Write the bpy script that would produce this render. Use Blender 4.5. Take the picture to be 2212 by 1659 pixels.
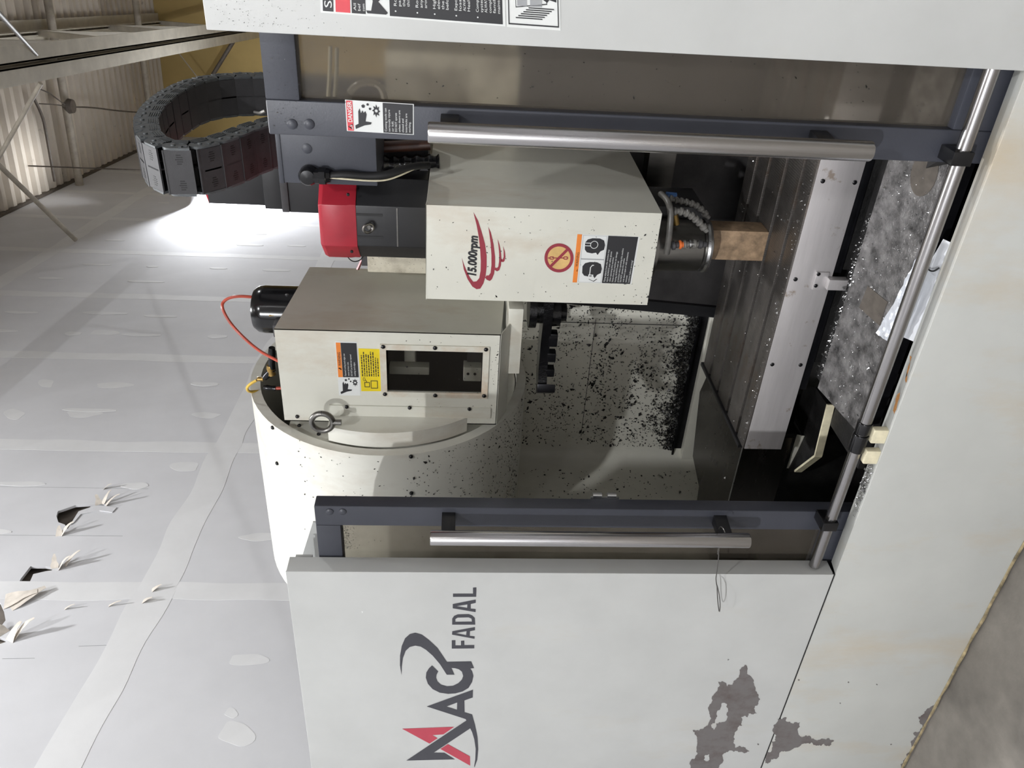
import bpy, bmesh, math, random
import numpy as np
from mathutils import Vector, Matrix
from mathutils.geometry import tessellate_polygon
from mathutils import noise as mnoise

random.seed(7)
for o in list(bpy.data.objects):
    bpy.data.objects.remove(o, do_unlink=True)
SC = bpy.context.scene
COL = SC.collection

# ------------------------------------------------------------------ camera
# The picture was taken with the phone on its side: world up points to image left.
FPX = 1773.2
PITCH, ROLL, YAW = math.radians(3.96), math.radians(-1.2455), math.radians(33.12)
CAMZ = 1.4
def _basis():
    cy, sy = math.cos(YAW), math.sin(YAW)
    cp, sp = math.cos(PITCH), math.sin(PITCH)
    cr, sr = math.cos(ROLL), math.sin(ROLL)
    Rp = np.array([[1, 0, 0], [0, cp, sp], [0, -sp, cp]])
    Rr = np.array([[cr, -sr, 0], [sr, cr, 0], [0, 0, 1]])
    R = Rr @ Rp
    return np.array([R @ np.array([cy, 0, -sy]), R @ np.array([sy, 0, cy]), R @ np.array([0, 1., 0])])
BS = _basis()
CPOS = np.array([0., 0., CAMZ])
cam_d = bpy.data.cameras.new('camera')
cam = bpy.data.objects.new('camera', cam_d)
COL.objects.link(cam)
cam_d.sensor_fit = 'HORIZONTAL'
cam_d.sensor_width = 36.0
cam_d.lens = FPX / 2212 * 36.0
cam_d.clip_start = 0.05
_r, _u, _f = BS[:, 0], BS[:, 1], BS[:, 2]
cam.matrix_world = Matrix(((-_u[0], _r[0], -_f[0], 0), (-_u[1], _r[1], -_f[1], 0), (-_u[2], _r[2], -_f[2], CAMZ), (0, 0, 0, 1)))
SC.camera = cam

def _dir(x, y):
    return BS @ np.array([-(y - 829.5), -(x - 1106.0), FPX])
def PY(x, y, Y):
    v = _dir(x, y); return Vector(CPOS + v * (Y / v[1]))
def PX(x, y, X):
    v = _dir(x, y); return Vector(CPOS + v * (X / v[0]))
def PZ(x, y, Z):
    v = _dir(x, y); return Vector(CPOS + v * ((Z - CAMZ) / v[2]))
# the hall stands at 8 degrees to the machine
WA = math.radians(8.0)
WN = Vector((-math.cos(WA), -math.sin(WA), 0))     # towards the plasterboard wall
WD = Vector((-math.sin(WA), math.cos(WA), 0))      # along the wall, away from the camera
WDIST = 2.3
def HW(s, d, z):                                   # hall coordinates -> world
    p = WD * s + WN * d; return Vector((p.x, p.y, z))
def PW(x, y, d=WDIST):
    v = _dir(x, y); n = np.array(WN); P = CPOS + v * (d / (v @ n))
    return Vector(P).dot(WD), P[2]                 # (s, z) on the wall

# ------------------------------------------------------------------ world, lamps, exposure
SC.view_settings.view_transform = 'Standard'
SC.view_settings.look = 'None'
SC.view_settings.gamma = 1.0
SC.view_settings.use_curve_mapping = False
SC.view_settings.exposure = 0.18
wd = bpy.data.worlds.new('world'); SC.world = wd; wd.use_nodes = True
wd.node_tree.nodes['Background'].inputs[0].default_value = (0.8, 0.85, 1.0, 1)
wd.node_tree.nodes['Background'].inputs[1].default_value = 0.0   # closed hall: no sky light
def area_lamp(name, s, d, z, size, watts, col=(.97, .985, 1)):
    l = bpy.data.lights.new(name, 'AREA'); l.shape = 'DISK'; l.size = size; l.energy = watts; l.color = col
    o = bpy.data.objects.new(name, l); COL.objects.link(o); o.location = HW(s, d, z)
    return o
# high-bay lamps under the roof: (along the wall, towards the wall, height, watts)
HIGHBAY = [(-2.9, -1.2, 5.6, 165), (-6.0, -4.6, 5.5, 30), (2.0, 1.0, 5.6, 105), (5.6, -4.2, 5.5, 130), (-6.0, 1.5, 5.2, 620), (.3, .5, 5.5, 90)]
for i, (s, d, z, w) in enumerate(HIGHBAY):
    area_lamp('high_bay_lamp_%s_offscreen' % ('front', 'front_right', 'wall', 'right', 'far_front', 'overhead')[i], s, d, z, 0.26, w)

# ------------------------------------------------------------------ materials
MATS = {}
def new_mat(name):
    m = bpy.data.materials.new(name); m.use_nodes = True
    MATS[name] = m
    return m, m.node_tree.nodes, m.node_tree.links, m.node_tree.nodes['Principled BSDF']
def lin(c):
    def f(v):
        v /= 255.0
        return v / 12.92 if v <= 0.04045 else ((v + 0.055) / 1.055) ** 2.4
    return (f(c[0]), f(c[1]), f(c[2]), 1)
def tex_noise(N, L, scale, detail=4, rough=.55, coord=None, stretch=None):
    n = N.new('ShaderNodeTexNoise'); n.inputs['Scale'].default_value = scale
    n.inputs['Detail'].default_value = detail; n.inputs['Roughness'].default_value = rough
    if coord is not None:
        src = coord
        if stretch:
            mp = N.new('ShaderNodeMapping'); mp.inputs['Scale'].default_value = stretch
            L.new(coord, mp.inputs[0]); src = mp.outputs[0]
        L.new(src, n.inputs['Vector'])
    return n.outputs['Fac']
def ramp(N, L, fac, p0, p1, c0=(0, 0, 0, 1), c1=(1, 1, 1, 1)):
    r = N.new('ShaderNodeValToRGB'); r.color_ramp.elements[0].position = p0; r.color_ramp.elements[1].position = p1
    r.color_ramp.elements[0].color = c0; r.color_ramp.elements[1].color = c1
    L.new(fac, r.inputs[0]); return r.outputs[0]
def mixc(N, L, fac, a, b, mode='MIX'):
    m = N.new('ShaderNodeMix'); m.data_type = 'RGBA'; m.blend_type = mode
    if isinstance(fac, (int, float)): m.inputs[0].default_value = fac
    else: L.new(fac, m.inputs[0])
    for i, v in ((6, a), (7, b)):
        if isinstance(v, tuple): m.inputs[i].default_value = v
        else: L.new(v, m.inputs[i])
    return m.outputs[2]
def mulv(N, L, a, k):
    m = N.new('ShaderNodeMath'); m.operation = 'MULTIPLY'; L.new(a, m.inputs[0])
    if isinstance(k, (int, float)): m.inputs[1].default_value = k
    else: L.new(k, m.inputs[1])
    return m.outputs[0]
def objco(N):
    return N.new('ShaderNodeTexCoord').outputs['Object']
def bump(N, L, P, h, strength, dist=.002):
    b = N.new('ShaderNodeBump'); b.inputs['Strength'].default_value = strength; b.inputs['Distance'].default_value = dist
    L.new(h, b.inputs['Height']); L.new(b.outputs[0], P.inputs['Normal'])

def simple(name, col, rough=.5, metal=0., var=.08, scale=14., bmp=0., bscale=300., spec=None, coat=0.):
    """plain surface with a little mottling and fine relief"""
    m, N, L, P = new_mat(name)
    c = lin(col); co = objco(N)
    f = tex_noise(N, L, scale, 5, .6, co)
    dk = tuple(v * (1 - var * 1.6) for v in c[:3]) + (1,); lt = tuple(min(1, v * (1 + var)) for v in c[:3]) + (1,)
    L.new(ramp(N, L, f, .3, .7, dk, lt), P.inputs['Base Color'])
    P.inputs['Roughness'].default_value = rough; P.inputs['Metallic'].default_value = metal
    if spec is not None: P.inputs['Specular IOR Level'].default_value = spec
    if coat: P.inputs['Coat Weight'].default_value = coat
    if bmp: bump(N, L, P, tex_noise(N, L, bscale, 3, .6, co), bmp)
    return m
def stained(name, col, stain, amount, rough=.42, speck=0., scale=2.6, stretch=(1, 1, .35), bmp=.06, speck_col=(40, 36, 32), speck_scale=160.):
    """enamelled sheet metal with greasy brown stains and specks of dirt"""
    m, N, L, P = new_mat(name)
    co = objco(N); c = lin(col)
    base = ramp(N, L, tex_noise(N, L, 5, 4, .6, co), .3, .7, tuple(v * .93 for v in c[:3]) + (1,), tuple(v * 1.03 for v in c[:3]) + (1,))
    s1 = ramp(N, L, tex_noise(N, L, scale, 8, .68, co, stretch), .60 - .18 * amount, .84 - .14 * amount)
    col1 = mixc(N, L, mulv(N, L, s1, .35 + .4 * amount), base, lin(stain))
    if speck:
        v = N.new('ShaderNodeTexVoronoi'); v.inputs['Scale'].default_value = speck_scale; L.new(co, v.inputs['Vector'])
        dots = ramp(N, L, v.outputs['Distance'], .10, .17, (1, 1, 1, 1), (0, 0, 0, 1))
        where = ramp(N, L, tex_noise(N, L, 9, 6, .7, co), .62 - .3 * speck, .80 - .3 * speck)
        col1 = mixc(N, L, mulv(N, L, mulv(N, L, dots, where), .85), col1, lin(speck_col))
    L.new(col1, P.inputs['Base Color'])
    P.inputs['Roughness'].default_value = rough
    bump(N, L, P, tex_noise(N, L, 240, 3, .6, co), bmp, .001)
    return m
def brushed(name, col, rough, stretch, var=.25, metal=1., bmp=.1, scale=30.):
    m, N, L, P = new_mat(name); co = objco(N); c = lin(col)
    f = tex_noise(N, L, scale, 4, .7, co, stretch)
    L.new(ramp(N, L, f, .25, .75, tuple(v * (1 - var) for v in c[:3]) + (1,), c), P.inputs['Base Color'])
    L.new(ramp(N, L, f, .2, .8, (rough * .7,) * 3 + (1,), (rough * 1.3,) * 3 + (1,)), P.inputs['Roughness'])
    P.inputs['Metallic'].default_value = metal
    bump(N, L, P, f, bmp, .0006)
    return m

stained('panel_white', (186, 187, 185), (176, 160, 128), .16, .4, .0)
stained('base_white', (182, 183, 179), (176, 150, 104), .50, .4, .12, scale=3.2, speck_scale=420.)
stained('cream_enamel', (208, 207, 196), (160, 122, 76), .42, .38, .32, scale=4., speck_scale=420.)
stained('frame_enamel', (204, 202, 190), (170, 122, 66), .8, .4, .1, scale=7., stretch=(1, 1, 1), speck_scale=420.)
stained('drum_enamel', (220, 219, 210), (150, 118, 80), .48, .4, .34, scale=3., speck_scale=420.)
stained('inner_wall', (232, 230, 218), (70, 62, 54), .22, .40, .40, scale=3, speck_scale=430.)
stained('casting_white', (196, 190, 172), (90, 74, 54), .8, .5, .9, scale=14, stretch=(1, 1, 1), speck_scale=120.)
simple('charcoal_paint', (58, 60, 68), .42, 0, .07, 9, .10, 260)
simple('black_paint', (30, 30, 32), .38, 0, .1, 12, .05, 200)
simple('black_gloss', (18, 18, 20), .18, 0, .1, 12)
simple('black_plastic', (60, 59, 61), .6, 0, .12, 20, .1, 300)
simple('grey_plastic', (84, 88, 90), .5, 0, .2, 60, .3, 500)
simple('black_steel', (36, 36, 40), .3, .6, .25, 20, .1, 100)
simple('oily_black', (20, 20, 22), .16, .3, .3, 40, .5, 120)
simple('red_paint', (160, 36, 50), .32, 0, .10, 10, .04, 200)
simple('print_black', (34, 34, 37), .45, 0, .04)
simple('print_charcoal', (62, 62, 68), .45, 0, .04)
simple('print_red', (176, 62, 78), .45, 0, .05)
simple('print_maroon', (142, 44, 58), .45, 0, .06)
simple('sticker_white', (214, 216, 214), .4, 0, .03)
simple('sticker_orange', (224, 128, 48), .42, 0, .05)
simple('sticker_red', (206, 62, 72), .42, 0, .05)
simple('sticker_yellow', (222, 198, 30), .42, 0, .08)
simple('sticker_tan', (206, 170, 108), .45, 0, .12, 30)
simple('pale_grey_print', (150, 152, 154), .45, 0, .05)
stained('bare_primer', (106, 102, 101), (72, 56, 50), .75, .6, .3, scale=16, stretch=(1, 1, 1), speck_scale=300., speck_col=(60, 42, 36))
brushed('handle_steel', (196, 194, 194), .24, (1, 1, .03), .2)
brushed('rod_chrome', (176, 174, 174), .24, (.05, 1, 1), .35, bmp=.2)
brushed('table_steel', (186, 182, 182), .38, (.15, 1, 1), .28)
brushed('dark_stainless', (92, 88, 86), .25, (.3, 1, 1), .35)
brushed('steel_bright', (190, 190, 190), .3, (1, 1, 1), .2)
brushed('steel_grey', (128, 126, 122), .36, (1, 1, .2), .3)
simple('wet_galvanised', (140, 138, 138), .30, .65, .5, 26, .8, 130)
simple('trough_black', (30, 29, 29), .5, .2, .5, 18, .5, 160)
simple('way_cover_grey', (62, 60, 60), .42, .3, .3, 8, .2, 140)
simple('concrete', (122, 117, 110), .68, 0, .28, 5, .4, 50)
simple('drywall_paper', (204, 204, 207), .85, 0, .03, 3, .05, 200)
simple('joint_mud', (214, 214, 215), .8, 0, .03, 5, .06, 140)
simple('torn_paper', (206, 198, 188), .9, 0, .12, 30, .2, 100)
simple('cavity_dark', (120, 112, 104), .95, 0, .3, 6)
simple('yellow_wall_paint', (176, 152, 96), .8, 0, .06, 2)
simple('beam_paint', (196, 190, 176), .6, 0, .10, 6, .1, 80)
simple('pipe_paint', (168, 160, 146), .6, 0, .15, 12)
simple('dark_rod', (92, 84, 76), .6, .2, .2, 20)
simple('wood', (150, 126, 100), .7, 0, .3, 40, .4, 120)
simple('paper_white', (232, 234, 238), .6, 0, .03, 10)
simple('hose_grey', (104, 102, 98), .35, 0, .2, 30)
simple('hose_red', (178, 72, 52), .35, 0, .15, 20)
simple('hose_yellow', (214, 176, 70), .35, 0, .15, 20)
simple('plastic_orange', (220, 110, 50), .4, 0, .1)
simple('plastic_blue', (50, 84, 130), .45, 0, .1)
simple('clip_cream', (214, 206, 178), .5, 0, .15, 30)
simple('chip_dark', (44, 43, 42), .35, .5, .3, 90)
simple('chip_silver', (176, 176, 176), .25, .9, .2, 90)
simple('rubber', (24, 24, 25), .6, 0, .1)
simple('wire_steel', (120, 118, 116), .3, .9, .2)
simple('sealant', (150, 136, 104), .7, 0, .5, 30, .4, 120)
simple('hose_brown', (74, 46, 34), .35, 0, .3, 20)
simple('tape_brown', (86, 80, 74), .4, 0, .2, 40)
simple('rust', (158, 112, 64), .7, 0, .3, 30)
simple('brass', (150, 122, 70), .35, .8, .2)
simple('lamp_housing', (150, 150, 150), .5, .3, .1)

def foil():
    m, N, L, P = new_mat('foil'); co = objco(N)
    P.inputs['Base Color'].default_value = lin((226, 230, 238)); P.inputs['Metallic'].default_value = .35; P.inputs['Roughness'].default_value = .28
    v = N.new('ShaderNodeTexVoronoi'); v.inputs['Scale'].default_value = 70; L.new(co, v.inputs['Vector'])
    bump(N, L, P, v.outputs['Distance'], .6, .004)
foil()
def dusty_glass(name, tint, haze, rough):
    m, N, L, P = new_mat(name); co = objco(N)
    out = N['Material Output']
    P.inputs['Base Color'].default_value = tint; P.inputs['Roughness'].default_value = rough
    P.inputs['Transmission Weight'].default_value = 1.0; P.inputs['IOR'].default_value = 1.12
    d = N.new('ShaderNodeBsdfPrincipled'); d.inputs['Base Color'].default_value = lin((96, 90, 82)); d.inputs['Roughness'].default_value = .28
    mx = N.new('ShaderNodeMixShader')
    f = ramp(N, L, tex_noise(N, L, 5, 6, .65, co), .25, .8, (haze * .75,) * 3 + (1,), (min(1, haze * 1.3),) * 3 + (1,))
    L.new(f, mx.inputs[0]); L.new(P.outputs[0], mx.inputs[1]); L.new(d.outputs[0], mx.inputs[2]); L.new(mx.outputs[0], out.inputs[0])
dusty_glass('door_glass', (.70, .66, .58, 1), .36, .2)
dusty_glass('window_glass', (.55, .55, .54, 1), .06, .03)
def clear_plastic():
    m, N, L, P = new_mat('clear_hose')
    P.inputs['Base Color'].default_value = (.8, .76, .66, 1); P.inputs['Roughness'].default_value = .2; P.inputs['Transmission Weight'].default_value = .6
clear_plastic()
def deck_mat():
    m, N, L, P = new_mat('roof_deck'); co = objco(N); c = lin((212, 202, 188))
    base = ramp(N, L, tex_noise(N, L, 1.4, 5, .6, co), .3, .7, tuple(v * .8 for v in c[:3]) + (1,), c)
    st = ramp(N, L, tex_noise(N, L, 2.6, 9, .75, co), .60, .70)
    L.new(mixc(N, L, mulv(N, L, st, .6), base, lin((92, 74, 58))), P.inputs['Base Color']); P.inputs['Roughness'].default_value = .65
deck_mat()
def table_top_mat():
    m, N, L, P = new_mat('table_top'); co = objco(N); c = lin((126, 121, 117))
    base = ramp(N, L, tex_noise(N, L, 40, 5, .7, co, (.3, 1, 1)), .3, .7, tuple(v * .6 for v in c[:3]) + (1,), c)
    st = ramp(N, L, tex_noise(N, L, 9, 8, .7, co, (.6, 1, 1)), .56, .70)
    L.new(mixc(N, L, mulv(N, L, st, .8), base, lin((98, 76, 54))), P.inputs['Base Color'])
    P.inputs['Roughness'].default_value = .36; P.inputs['Metallic'].default_value = .75
    w = N.new('ShaderNodeTexWave'); w.inputs['Scale'].default_value = 55; w.inputs['Distortion'].default_value = 2; L.new(co, w.inputs['Vector'])
    bump(N, L, P, w.outputs['Fac'], .25, .001)
table_top_mat()
def table_face_mat():
    m, N, L, P = new_mat('table_face'); co = objco(N); c = lin((196, 192, 192))
    base = ramp(N, L, tex_noise(N, L, 40, 5, .7, co, (.1, 1, 1)), .3, .7, tuple(v * .84 for v in c[:3]) + (1,), c)
    st = ramp(N, L, tex_noise(N, L, 15, 8, .7, co), .61, .67)
    L.new(mixc(N, L, mulv(N, L, st, .6), base, lin((120, 94, 58))), P.inputs['Base Color'])
    P.inputs['Roughness'].default_value = .42; P.inputs['Metallic'].default_value = .45
table_face_mat()

# ------------------------------------------------------------------ mesh helpers
WLOC = {}
def link(o, parent=None):
    COL.objects.link(o)
    if parent is not None: o.parent = parent
    return o
def tag(o, label, cat=None, group=None, kind=None):
    if label: o['label'] = label
    if cat: o['category'] = cat
    if group: o['group'] = group
    if kind: o['kind'] = kind
    return o
def thing(name, loc, label, cat, group=None):
    o = bpy.data.objects.new(name, None); o.empty_display_size = .05
    link(o); o.location = loc; WLOC[o] = Vector(loc)
    return tag(o, label, cat, group)
class MB:
    def __init__(self):
        self.bm = bmesh.new()
    def verts(self, pts):
        return [self.bm.verts.new(Vector(p)) for p in pts]
    def face(self, pts):
        try: return self.bm.faces.new(self.verts(pts))
        except ValueError: return None
    def hexa(self, p):               # 8 corner points: 0-3 bottom loop, 4-7 top loop
        v = self.verts(p)
        for f in ((3, 2, 1, 0), (4, 5, 6, 7), (0, 1, 5, 4), (1, 2, 6, 5), (2, 3, 7, 6), (3, 0, 4, 7)):
            self.bm.faces.new([v[i] for i in f])
        return self
    def box(self, x0, x1, y0, y1, z0, z1):
        x0, x1 = min(x0, x1), max(x0, x1); y0, y1 = min(y0, y1), max(y0, y1); z0, z1 = min(z0, z1), max(z0, z1)
        return self.hexa([(x0, y0, z0), (x1, y0, z0), (x1, y1, z0), (x0, y1, z0), (x0, y0, z1), (x1, y0, z1), (x1, y1, z1), (x0, y1, z1)])
    def obox(self, c, ax, ay, az):   # oriented box: centre and three half-vectors
        c, ax, ay, az = Vector(c), Vector(ax), Vector(ay), Vector(az)
        return self.hexa([c - ax - ay - az, c + ax - ay - az, c + ax + ay - az, c - ax + ay - az,
                          c - ax - ay + az, c + ax - ay + az, c + ax + ay + az, c - ax + ay + az])
    def prism(self, poly, ext):      # closed outline (3D points) pushed along a vector, triangulated caps
        ext = Vector(ext); a = self.verts(poly); b = self.verts([Vector(p) + ext for p in poly]); n = len(poly)
        tris = tessellate_polygon([[Vector(p) for p in poly]])
        for t in tris:
            try:
                self.bm.faces.new([a[i] for i in t]); self.bm.faces.new([b[i] for i in reversed(t)])
            except ValueError: pass
        for i in range(n):
            j = (i + 1) % n
            try: self.bm.faces.new((a[i], a[j], b[j], b[i]))
            except ValueError: pass
        return self
    def flat(self, loops):           # flat outline with holes
        pts = [Vector(p) for l in loops for p in l]
        v = self.verts(pts)
        for t in tessellate_polygon([[Vector(p) for p in l] for l in loops]):
            try: self.bm.faces.new([v[i] for i in t])
            except ValueError: pass
        return self
    def ring(self, c, r, axis, seg, ref=None):
        axis = Vector(axis).normalized()
        ref = Vector(ref) if ref is not None else (Vector((0, 0, 1)) if abs(axis.z) < .9 else Vector((1, 0, 0)))
        u = (ref - axis * ref.dot(axis)).normalized(); w = axis.cross(u)
        return [Vector(c) + (u * math.cos(2 * math.pi * i / seg) + w * math.sin(2 * math.pi * i / seg)) * r for i in range(seg)]
    def loft(self, rings, caps=True, closed=True):
        R = [self.verts(r) for r in rings]; n = len(R[0])
        for a, b in zip(R, R[1:]):
            for i in range(n if closed else n - 1):
                j = (i + 1) % n
                self.bm.faces.new((a[i], a[j], b[j], b[i]))
        if caps and closed:
            self.bm.faces.new(list(reversed(R[0]))); self.bm.faces.new(R[-1])
        return self
    def cyl(self, p0, p1, r0, r1=None, seg=20, caps=True):
        p0, p1 = Vector(p0), Vector(p1); ax = p1 - p0
        return self.loft([self.ring(p0, r0, ax, seg), self.ring(p1, r0 if r1 is None else r1, ax, seg)], caps)
    def lathe(self, base, axis, prof, seg=28, caps=True):   # prof: (distance along axis, radius)
        base, axis = Vector(base), Vector(axis).normalized()
        return self.loft([self.ring(base + axis * h, max(r, 1e-4), axis, seg) for h, r in prof], caps)
    def tube(self, path, r, seg=10, smooth=0):
        P = [Vector(p) for p in path]
        for _ in range(smooth):
            Q = [P[0]]
            for a, b in zip(P, P[1:]):
                Q += [a * .75 + b * .25, a * .25 + b * .75]
            P = Q + [P[-1]]
        rr = r if callable(r) else (lambda t: r)
        rings = []; ref = None
        for i, p in enumerate(P):
            t = (P[min(i + 1, len(P) - 1)] - P[max(i - 1, 0)]).normalized()
            if ref is None or abs(ref.dot(t)) > .98:
                ref = Vector((0, 0, 1)) if abs(t.z) < .9 else Vector((1, 0, 0))
            ref = (ref - t * ref.dot(t)).normalized()
            rings.append(self.ring(p, rr(i / max(1, len(P) - 1)), t, seg, ref))
        return self.loft(rings)
    def build(self, name, mat, parent=None, bevel=0., bseg=2, smooth=True, origin=None, angle=.6):
        bm = self.bm
        bmesh.ops.remove_doubles(bm, verts=bm.verts, dist=1e-6)
        bmesh.ops.recalc_face_normals(bm, faces=bm.faces)
        if bevel:
            es = [e for e in bm.edges if len(e.link_faces) == 2 and e.calc_face_angle(0) > .5]
            bmesh.ops.bevel(bm, geom=es, offset=bevel, segments=bseg, profile=.6, affect='EDGES', clamp_overlap=True)
        if smooth:
            for f in bm.faces: f.smooth = True
            for e in bm.edges:
                e.smooth = len(e.link_faces) == 2 and e.calc_face_angle(0) < angle
        if origin is None:
            lo = Vector([min(v.co[i] for v in bm.verts) for i in range(3)]); hi = Vector([max(v.co[i] for v in bm.verts) for i in range(3)])
            origin = Vector(((lo.x + hi.x) / 2, (lo.y + hi.y) / 2, lo.z if parent is None else (lo.z + hi.z) / 2))
        origin = Vector(origin)
        bmesh.ops.translate(bm, verts=bm.verts, vec=-origin)
        me = bpy.data.meshes.new(name); bm.to_mesh(me); bm.free()
        me.materials.append(MATS[mat])
        o = bpy.data.objects.new(name, me); link(o, parent)
        o.location = origin - (WLOC[parent] if parent is not None else Vector((0, 0, 0)))
        WLOC[o] = origin
        return o
def instance(src, name, parent, loc, rot=None):
    o = bpy.data.objects.new(name, src.data); link(o, parent)
    o.location = Vector(loc) - (WLOC[parent] if parent is not None else Vector((0, 0, 0)))
    if rot: o.rotation_euler = rot
    WLOC[o] = Vector(loc)
    return o
def struct(o, label=None):
    o['kind'] = 'structure'
    if label: o['label'] = label
    return o

# flat print on a surface -------------------------------------------------
class Quad:
    """a flat rectangle given by its four corners, read from its own top-left"""
    def __init__(self, tl, tr, br, bl, n):
        self.c = [Vector(p) for p in (tl, tr, br, bl)]; self.n = Vector(n).normalized()
    def p(self, s, t, off=0.):
        tl, tr, br, bl = self.c
        return tl * (1 - s) * (1 - t) + tr * s * (1 - t) + br * s * t + bl * (1 - s) * t + self.n * off
    def poly(self, pts, off):
        return [self.p(s, t, off) for s, t in pts]
    def w(self): return (self.c[1] - self.c[0]).length
    def h(self): return (self.c[3] - self.c[0]).length
def text_bm(mb, s, fn, x0, y0, width=None, height=1., shear=0., bold=0., align='LEFT'):
    """letters of the built-in font, laid out by fn(x, y): x to the right, y upwards, cap height = height"""
    cu = bpy.data.curves.new('t', 'FONT'); cu.body = s; cu.size = 1.; cu.offset = bold; cu.shear = shear; cu.resolution_u = 3; cu.fill_mode = 'FRONT'
    ob = bpy.data.objects.new('t', cu); COL.objects.link(ob)
    dg = bpy.context.evaluated_depsgraph_get(); me = bpy.data.meshes.new_from_object(ob.evaluated_get(dg))
    co = [v.co.copy() for v in me.vertices]
    if co:
        xs = [c.x for c in co]; mn, mx = min(xs), max(xs)
        cap = .70
        kx = height / cap if width is None else width / max(1e-6, mx - mn)
        ky = height / cap
        vs = [mb.bm.verts.new(fn(x0 + (c.x - mn) * kx, y0 + c.y * ky)) for c in co]
        for f in me.polygons:
            try: mb.bm.faces.new([vs[i] for i in f.vertices])
            except ValueError: pass
    bpy.data.objects.remove(ob); bpy.data.curves.remove(cu); bpy.data.meshes.remove(me)
def circle(cx, cy, r, n=28, a0=0., a1=2 * math.pi, kx=1.):
    return [(cx + r * kx * math.cos(a0 + (a1 - a0) * i / n), cy + r * math.sin(a0 + (a1 - a0) * i / n)) for i in range(n + (0 if abs(a1 - a0 - 2 * math.pi) < 1e-6 else 1))]
def jag(poly, amp, depth=3, seed=1):
    rnd = random.Random(seed)
    for _ in range(depth):
        out = []
        for a, b in zip(poly, poly[1:] + poly[:1]):
            a, b = Vector(a), Vector(b); d = b - a
            m = (a + b) / 2 + Vector((-d.y, d.x)) * rnd.uniform(-amp, amp)
            out += [tuple(a), tuple(m)]
        poly = out
    return poly

# ================================================================== THE HALL
CEIL = 6.15
FLOOR = .093
S0, S1, DR = -9.0, 14.2, -8.5
def hbox(mb, s0, s1, d0, d1, z0, z1):
    return mb.hexa([HW(s0, d0, z0), HW(s1, d0, z0), HW(s1, d1, z0), HW(s0, d1, z0), HW(s0, d0, z1), HW(s1, d0, z1), HW(s1, d1, z1), HW(s0, d1, z1)])
m = MB(); hbox(m, S0 - .3, S1 + .3, DR - .3, WDIST + .4, -.2, FLOOR)
struct(m.build('floor', 'concrete', smooth=False))
m = MB(); hbox(m, S1, S1 + .2, DR, WDIST + .3, FLOOR, CEIL + .3)
struct(m.build('wall_back', 'yellow_wall_paint', smooth=False))
m = MB(); hbox(m, S0 - .2, S0, DR, WDIST + .3, FLOOR, CEIL + .3)
struct(m.build('wall_front', 'drywall_paper', smooth=False))
m = MB(); hbox(m, S0, S1, DR - .2, DR, FLOOR, CEIL + .3)
struct(m.build('wall_right', 'drywall_paper', smooth=False))
# plasterboard partition: backing behind, sheets in front
m = MB(); hbox(m, S0, S1, WDIST + .04, WDIST + .25, FLOOR, CEIL + .3)
wall = struct(m.build('wall_left', 'cavity_dark', smooth=False))
SJ = 2.80; PITCHS = 1.2
cols = [SJ + PITCHS * k for k in range(-10, 11)]
rows = [FLOOR, 2.645, 5.14, CEIL + .04]
TEARS = [  # outlines of the torn-open places, in photo pixels
    [(122, 1115), (125, 1104), (140, 1099), (163, 1091), (193, 1089), (225, 1088), (232, 1092), (195, 1094), (195, 1103), (170, 1108), (158, 1124), (146, 1143), (140, 1133), (126, 1128)],
    [(66, 1223), (98, 1223), (115, 1226), (112, 1232), (98, 1234), (72, 1240), (62, 1262), (50, 1280), (36, 1268), (45, 1250)],
    [(-60, 1290), (0, 1300), (8, 1318), (12, 1340), (0, 1356), (-70, 1350)],
    [(-60, 1372), (0, 1376), (20, 1384), (0, 1391), (-60, 1392)],
]
tear_sz = [[PW(x, y) for x, y in t] for t in TEARS]
def cut_sheet(o, cutters):
    for poly in cutters:
        c = MB(); c.prism([HW(s, WDIST - .05, z) for s, z in poly], WN * .12)
        co = c.build('cutter', 'torn_paper', smooth=False)
        md = o.modifiers.new('b', 'BOOLEAN'); md.operation = 'DIFFERENCE'; md.object = co; md.solver = 'EXACT'
        dg = bpy.context.evaluated_depsgraph_get(); dg.update()
        me = bpy.data.meshes.new_from_object(o.evaluated_get(dg))
        o.modifiers.clear(); o.data = me
        bpy.data.objects.remove(co)
for i, s in enumerate(cols[:-1]):
    for j in range(3):
        s1 = min(s + PITCHS - .004, S1)
        if s >= S1 - .02: continue
        m = MB(); hbox(m, s, s1, WDIST, WDIST + .013, rows[j] + .003, rows[j + 1])
        o = m.build('drywall_sheet', 'drywall_paper', wall, smooth=False)
        hit = [t for t in tear_sz if any(s - .01 < a < s1 + .01 and rows[j] < z < rows[j + 1] for a, z in t)]
        if hit: cut_sheet(o, hit)
def ribbon(s0, z0, s1, z1, half, seed, off=.0007, name='joint_compound'):
    """a wavy band of joint compound along a seam"""
    n = max(4, int(math.hypot(s1 - s0, z1 - z0) / .05)); L, R = [], []
    vert = abs(z1 - z0) > abs(s1 - s0)
    for k in range(n + 1):
        t = k / n; s = s0 + (s1 - s0) * t; z = z0 + (z1 - z0) * t
        a = half * (1 + .3 * mnoise.noise(Vector((t * n * .16, seed * 3.1, 0)))); b = half * (1 + .3 * mnoise.noise(Vector((t * n * .16, seed * 3.1 + 50, 0))))
        if vert: L.append((s - a, z)); R.append((s + b, z))
        else: L.append((s, z - a)); R.append((s, z + b))
    m = MB(); m.prism([HW(s, WDIST, z) for s, z in L + R[::-1]], WN * -off)
    return m.build(name, 'joint_mud', wall, smooth=False)
for i, s in enumerate(cols):
    if s < 1.2 or s > 13.5: continue
    ribbon(s, 1.2, s, CEIL, .055, i)
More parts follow.
